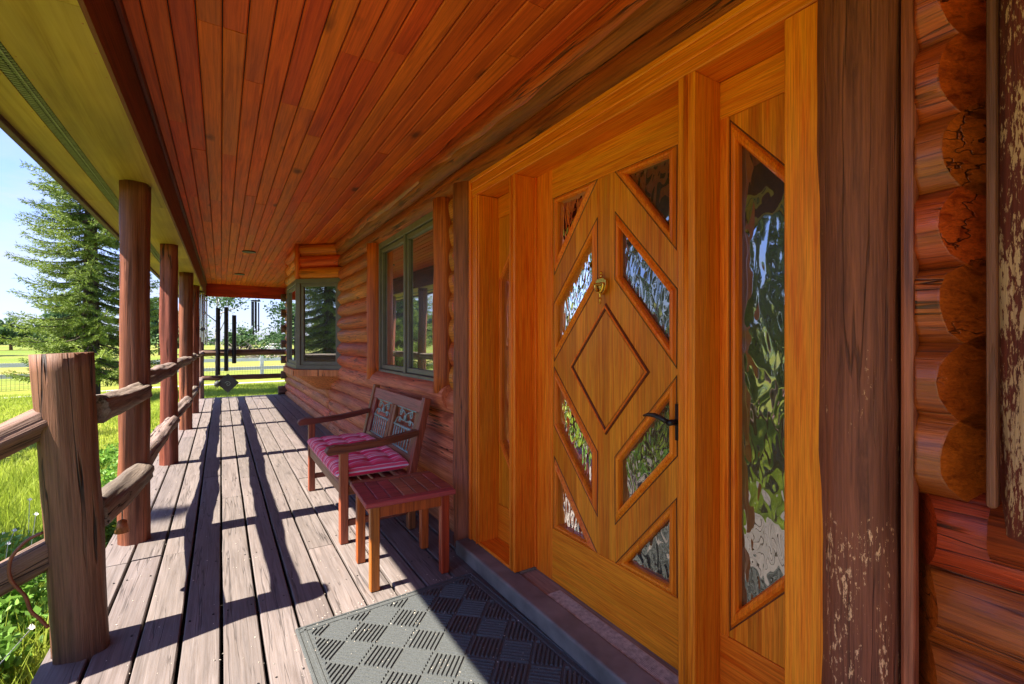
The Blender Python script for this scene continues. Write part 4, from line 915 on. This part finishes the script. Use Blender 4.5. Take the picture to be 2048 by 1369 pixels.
def spruce(name,x,y,H,R,seed,label,whorl=.27,nb=8,cap=None,group=None,zmin=.35,pw=.8):
    e=empty(name,loc=(x,y,GZ),label=label,cat='tree',group=group); g=np.random.default_rng(seed)
    mb=MB(); nseg=10
    mb.tube([(.04*math.sin(k*.7)*0,0,H*k/nseg) for k in range(nseg+1)],[.17*(H/10)*(1-.93*k/nseg) for k in range(nseg+1)],10); 
    mb.build('trunk',M['barkt'],e,smooth=True)
    bm=MB(); A=[];B=[];
    z=zmin
    while z<H*.985:
        fr_=z/H; Rz=R*(1-fr_)**pw*(1 if fr_>.12 else .8+fr_*1.6)+.08
        a0=g.uniform(0,2*PI)
        for b in range(nb if fr_<.8 else 5):
            a=a0+2*PI*b/nb+g.normal()*.22; Lb=Rz*g.uniform(.72,1.12); zz=z+g.normal()*.07; dr=(.42 if fr_<.5 else .15)*g.uniform(.7,1.2)
            ca,sa=math.cos(a),math.sin(a)
            def pt(t): return np.array([ca*Lb*t,sa*Lb*t,zz+Lb*(-dr*t+ .75*dr*t*t*t + .05*t)])
            ts=np.linspace(0,1,6); bm.tube([pt(t) for t in ts],[.022*(1-t)*(.5+Lb/2)+.003 for t in ts],4)
            m=int(Lb/.075)+3
            for q in range(m):
                t=.12+.88*q/m; p=pt(t); d=pt(min(1,t+.03))-pt(t-.03); d/=np.linalg.norm(d)
                for s in(-1,1):
                    sl_=(.10+.42*Lb*(1-t)*.62+.05*g.random())*g.uniform(.7,1.15)
                    sd_=np.array([-sa*s,ca*s,0]); dv=sd_*.8+d*.65+np.array([0,0,-.38+g.normal()*.12]); dv/=np.linalg.norm(dv)
                    A.append(p); B.append(p+dv*sl_)
            A.append(pt(.6));B.append(pt(1.0)+np.array([0,0,.03]))
        z+=whorl*(1-.45*fr_)*g.uniform(.85,1.15)
    bm.build('branches',M['barkt'],e)
    A=np.array(A);B=np.array(B);Ln=np.linalg.norm(B-A,axis=1); cnt=np.maximum(5,(Ln/.017).astype(int)); idx=np.repeat(np.arange(len(A)),cnt); n=len(idx)
    if cap and n>cap:
        k=g.choice(n,cap,replace=False); idx=idx[k]; n=cap
    t=g.random(n); p=A[idx]+(B-A)[idx]*t[:,None]; ax=(B-A)[idx]/Ln[idx][:,None]; rd=g.normal(size=(n,3)); rd-=ax*(rd*ax).sum(1)[:,None]; rd/=np.linalg.norm(rd,axis=1)[:,None]
    nd=rd*.75+ax*.8; nd[:,2]+=.1; nl=(.05+.035*g.random(n))[:,None]; sd_=np.cross(nd,g.normal(size=(n,3))); sd_/=np.linalg.norm(sd_,axis=1)[:,None]
    V=np.stack([p-sd_*.0105,p+sd_*.0105,p+nd*nl],1).reshape(-1,3); b=np.arange(n)*3; F=np.stack([b,b+1,b+2],1)
    c=npmesh('crown',V,F,M['needle'],e); return e,n
sp1,n1=spruce('spruce_tree',-3.1,17.3,12.5,1.8,21,'tall green spruce with drooping branches standing on the lawn behind the porch posts',cap=480000,whorl=.33,nb=9,zmin=.9,pw=.62)
def copy_tree(o,loc,rz,sc,label,group=None):
    c=o.copy(); COL.objects.link(c); c.location=loc; c.rotation_euler=(0,0,rz); c.scale=(sc,)*3; c['label']=label
    if group: c['group']=group
    for ch in o.children:
        d=ch.copy(); COL.objects.link(d); d.parent=c
    return c
copy_tree(sp1,(-8.5,4.6,GZ),1.1,.92,'spruce reflected in the bay window pane, standing left of the porch')
copy_tree(sp1,(-12.5,8.0,GZ),2.7,1.05,'larger dark spruce seen in the picture window reflection, left of the porch')
copy_tree(sp1,(-15,16.5,GZ),4.2,.8,'spruce off to the left beyond the gravel track, seen only as a reflection')
print('spruce needles',n1)
def leaf_tree(name,x,y,H,R,seed,label,n=9000,leafsize=.10,trunk=.15,mat='leaf',bark='barkt',group=None,sparse=1.0,cat='tree',base=.35,flat=.8,nl=9,gz=GZ):
    e=empty(name,loc=(x,y,gz),label=label,cat=cat,group=group); g=np.random.default_rng(seed); mb=MB()
    mb.tube([(0,0,0),(.03*H*g.normal()*.3,.0,H*.35),(.02*H*g.normal(),.02*H*g.normal(),H*.8)],[trunk,trunk*.7,trunk*.2],8)
    cs=[];rs=[]
    for k in range(nl):
        a=2.4*k+g.normal()*.3; z0=H*(base+.45*k/nl); r=R*(.35+.6*g.random()); p=(r*math.cos(a),r*math.sin(a),min(H*.93,z0+H*(.12+.18*g.random())))
        m_=(p[0]*.5,p[1]*.5,(z0+p[2])/2-.03*H); mb.tube([(0,0,z0),m_,p],[trunk*.4,trunk*.25,trunk*.06],5); cs+=[p,(p[0]*.6,p[1]*.6,p[2])]; rs+=[R*.42*g.uniform(.7,1.2),R*.34]
        for q in range(3):
            w=(p[0]+g.normal()*R*.25,p[1]+g.normal()*R*.25,p[2]+g.normal()*R*.22); mb.tube([m_,p,w],[trunk*.12,trunk*.08,trunk*.03],4); cs.append(w); rs.append(R*.26)
    cs.append((0,0,H*.9)); rs.append(R*.4)
    mb.build('trunk',M[bark],e,smooth=True); V,F=leaves(cs,n,rs,leafsize,seed+1,flat); npmesh('crown',V,F,M[mat],e); return e
leaf_tree('aspen_tree',-.12,19.0,5.2,1.7,31,'slender pale-barked aspen with thin leaves beyond the far end of the porch',n=5200,leafsize=.045,trunk=.055,mat='aspleaf',bark='aspenbark',base=.25)
leaf_tree('young_aspen',2.2,17.6,4.2,1.1,33,'smaller leafy aspen behind the far corner log ends',n=3500,leafsize=.045,trunk=.04,mat='aspleaf',bark='aspenbark',base=.15)
leaf_tree('roadside_tree',-6.75,10.05,5.5,1.35,35,'leafy tree at the left frame edge with only a few twigs in view',n=6000,leafsize=.06,trunk=.10)
# distant individual trees
def W_(px,d): # world xy for pixel column and depth
    r=(px-1024)/920; c,s=math.cos(TH),math.sin(TH); return d*(r*c+s),d*(c-r*s)
GF='rounded trees in the line across the far field'
protos=[leaf_tree('field_tree',*W_(22,95),6.6,2.6,41,'rounded green tree at the left end of the far treeline',n=5000,leafsize=.28,trunk=.3,mat='farleaf',group=GF,base=.12),
        leaf_tree('field_tree',*W_(-15,90),6.2,2.8,42,'rounded green tree in the treeline across the far field',n=5000,leafsize=.28,trunk=.3,mat='farleaf',group=GF,base=.12)]
fl=[(75,120,.75,'small green tree showing left of the spruce in the far treeline'),(312,130,.75,'small green tree framed between the first two tall posts'),(482,62,.55,'leafy bush-like tree above the brush pile seen through the porch end'),(545,150,.8,'green tree at the treeline near the white car'),(560,120,.7,'green tree at the treeline just right of the white car'),(600,140,.9,None),(-120,110,1.1,None),(-260,100,1.2,None),(120,150,.8,None)]
for k,(px,d,s_,lb) in enumerate(fl):
    x,y=W_(px,d); copy_tree(protos[k%2],(x,y,GZ),k*1.3,s_,lb or 'rounded green tree in the treeline across the far field',GF)
for k in range(26):  # trees around the fields on the left side (they appear in the glass)
    a=math.radians(95+ k*7.0); d=70+25*random.random(); copy_tree(protos[k%2],(d*math.cos(a),d*math.sin(a),GZ),k,1.0+.6*random.random(),'rounded green tree in the treeline across the far field',GF)
g=np.random.default_rng(51); cs=[];rs=[]
for k in range(420):
    px=g.uniform(-900,1000); d=g.uniform(230,300); x,y=W_(px,d); cs.append((x,y,GZ+g.uniform(.5,4.2)));rs.append(g.uniform(3,6))
for k in range(200):
    a=g.uniform(2.2,4.6); d=g.uniform(230,300); cs.append((d*math.cos(a),d*math.sin(a),GZ+g.uniform(.5,5)));rs.append(g.uniform(3,6))
V,F=leaves(cs,52000,rs,.9,52,.55)
tag(npmesh('distant_wood',V,F,M['farleaf']),label='low distant belt of woodland on the horizon',kind='stuff',cat='woodland')
# brush pile
x,y=W_(515,48); e=empty('brush_pile',loc=(x,y,GZ),label='pile of bare dry branches lying in the field beyond the white fence',cat='brush pile'); g=np.random.default_rng(61); mb=MB()
for k in range(170):
    p=Vector((g.normal()*2.0,g.normal()*.9,abs(g.normal())*.3)); a=g.uniform(0,2*PI); d=Vector((math.cos(a),math.sin(a)*.5,g.uniform(-.1,.8))).normalized()*g.uniform(.8,2.4); mb.tube([p,p+d*.5+Vector((0,0,.1*g.normal())),p+d],[.04,.03,.008],4)
tag(mb.build('dry_branches',M['dry'],e),kind='stuff')
# distant car
x,y=W_(550,75); c_=empty('parked_car',loc=(x,y,GZ),rz=-.2,label='small white car parked far off in the field beside the brush pile',cat='car')
pts=[(-2.1,.35),(-2.05,.8),(-1.2,.92),(-.7,1.38),(.7,1.40),(1.3,.95),(2.0,.85),(2.1,.4)]
mb=MB();n=len(pts); mb.v=[(x_,-.85+(.15 if z_>1 else 0),z_) for x_,z_ in pts]+[(x_,.85-(.15 if z_>1 else 0),z_) for x_,z_ in pts]; mb.f=[tuple(range(n)),tuple(reversed(range(n,2*n)))]+[(i,n+i,n+(i+1)%n,(i+1)%n) for i in range(n)]
mb.build('body',M['white'],c_,bev=.05)
MB().box(-.95,1.0,-.83,.83,.98,1.28).build('window',M['darkglass'],c_)
for a in(-1.3,1.3):
    for b in(-.8,.8): MB().cyl((a,b-.1,.32),(a,b+.1,.32),.32,seg=16).build('wheel',M['rubber'],c_)
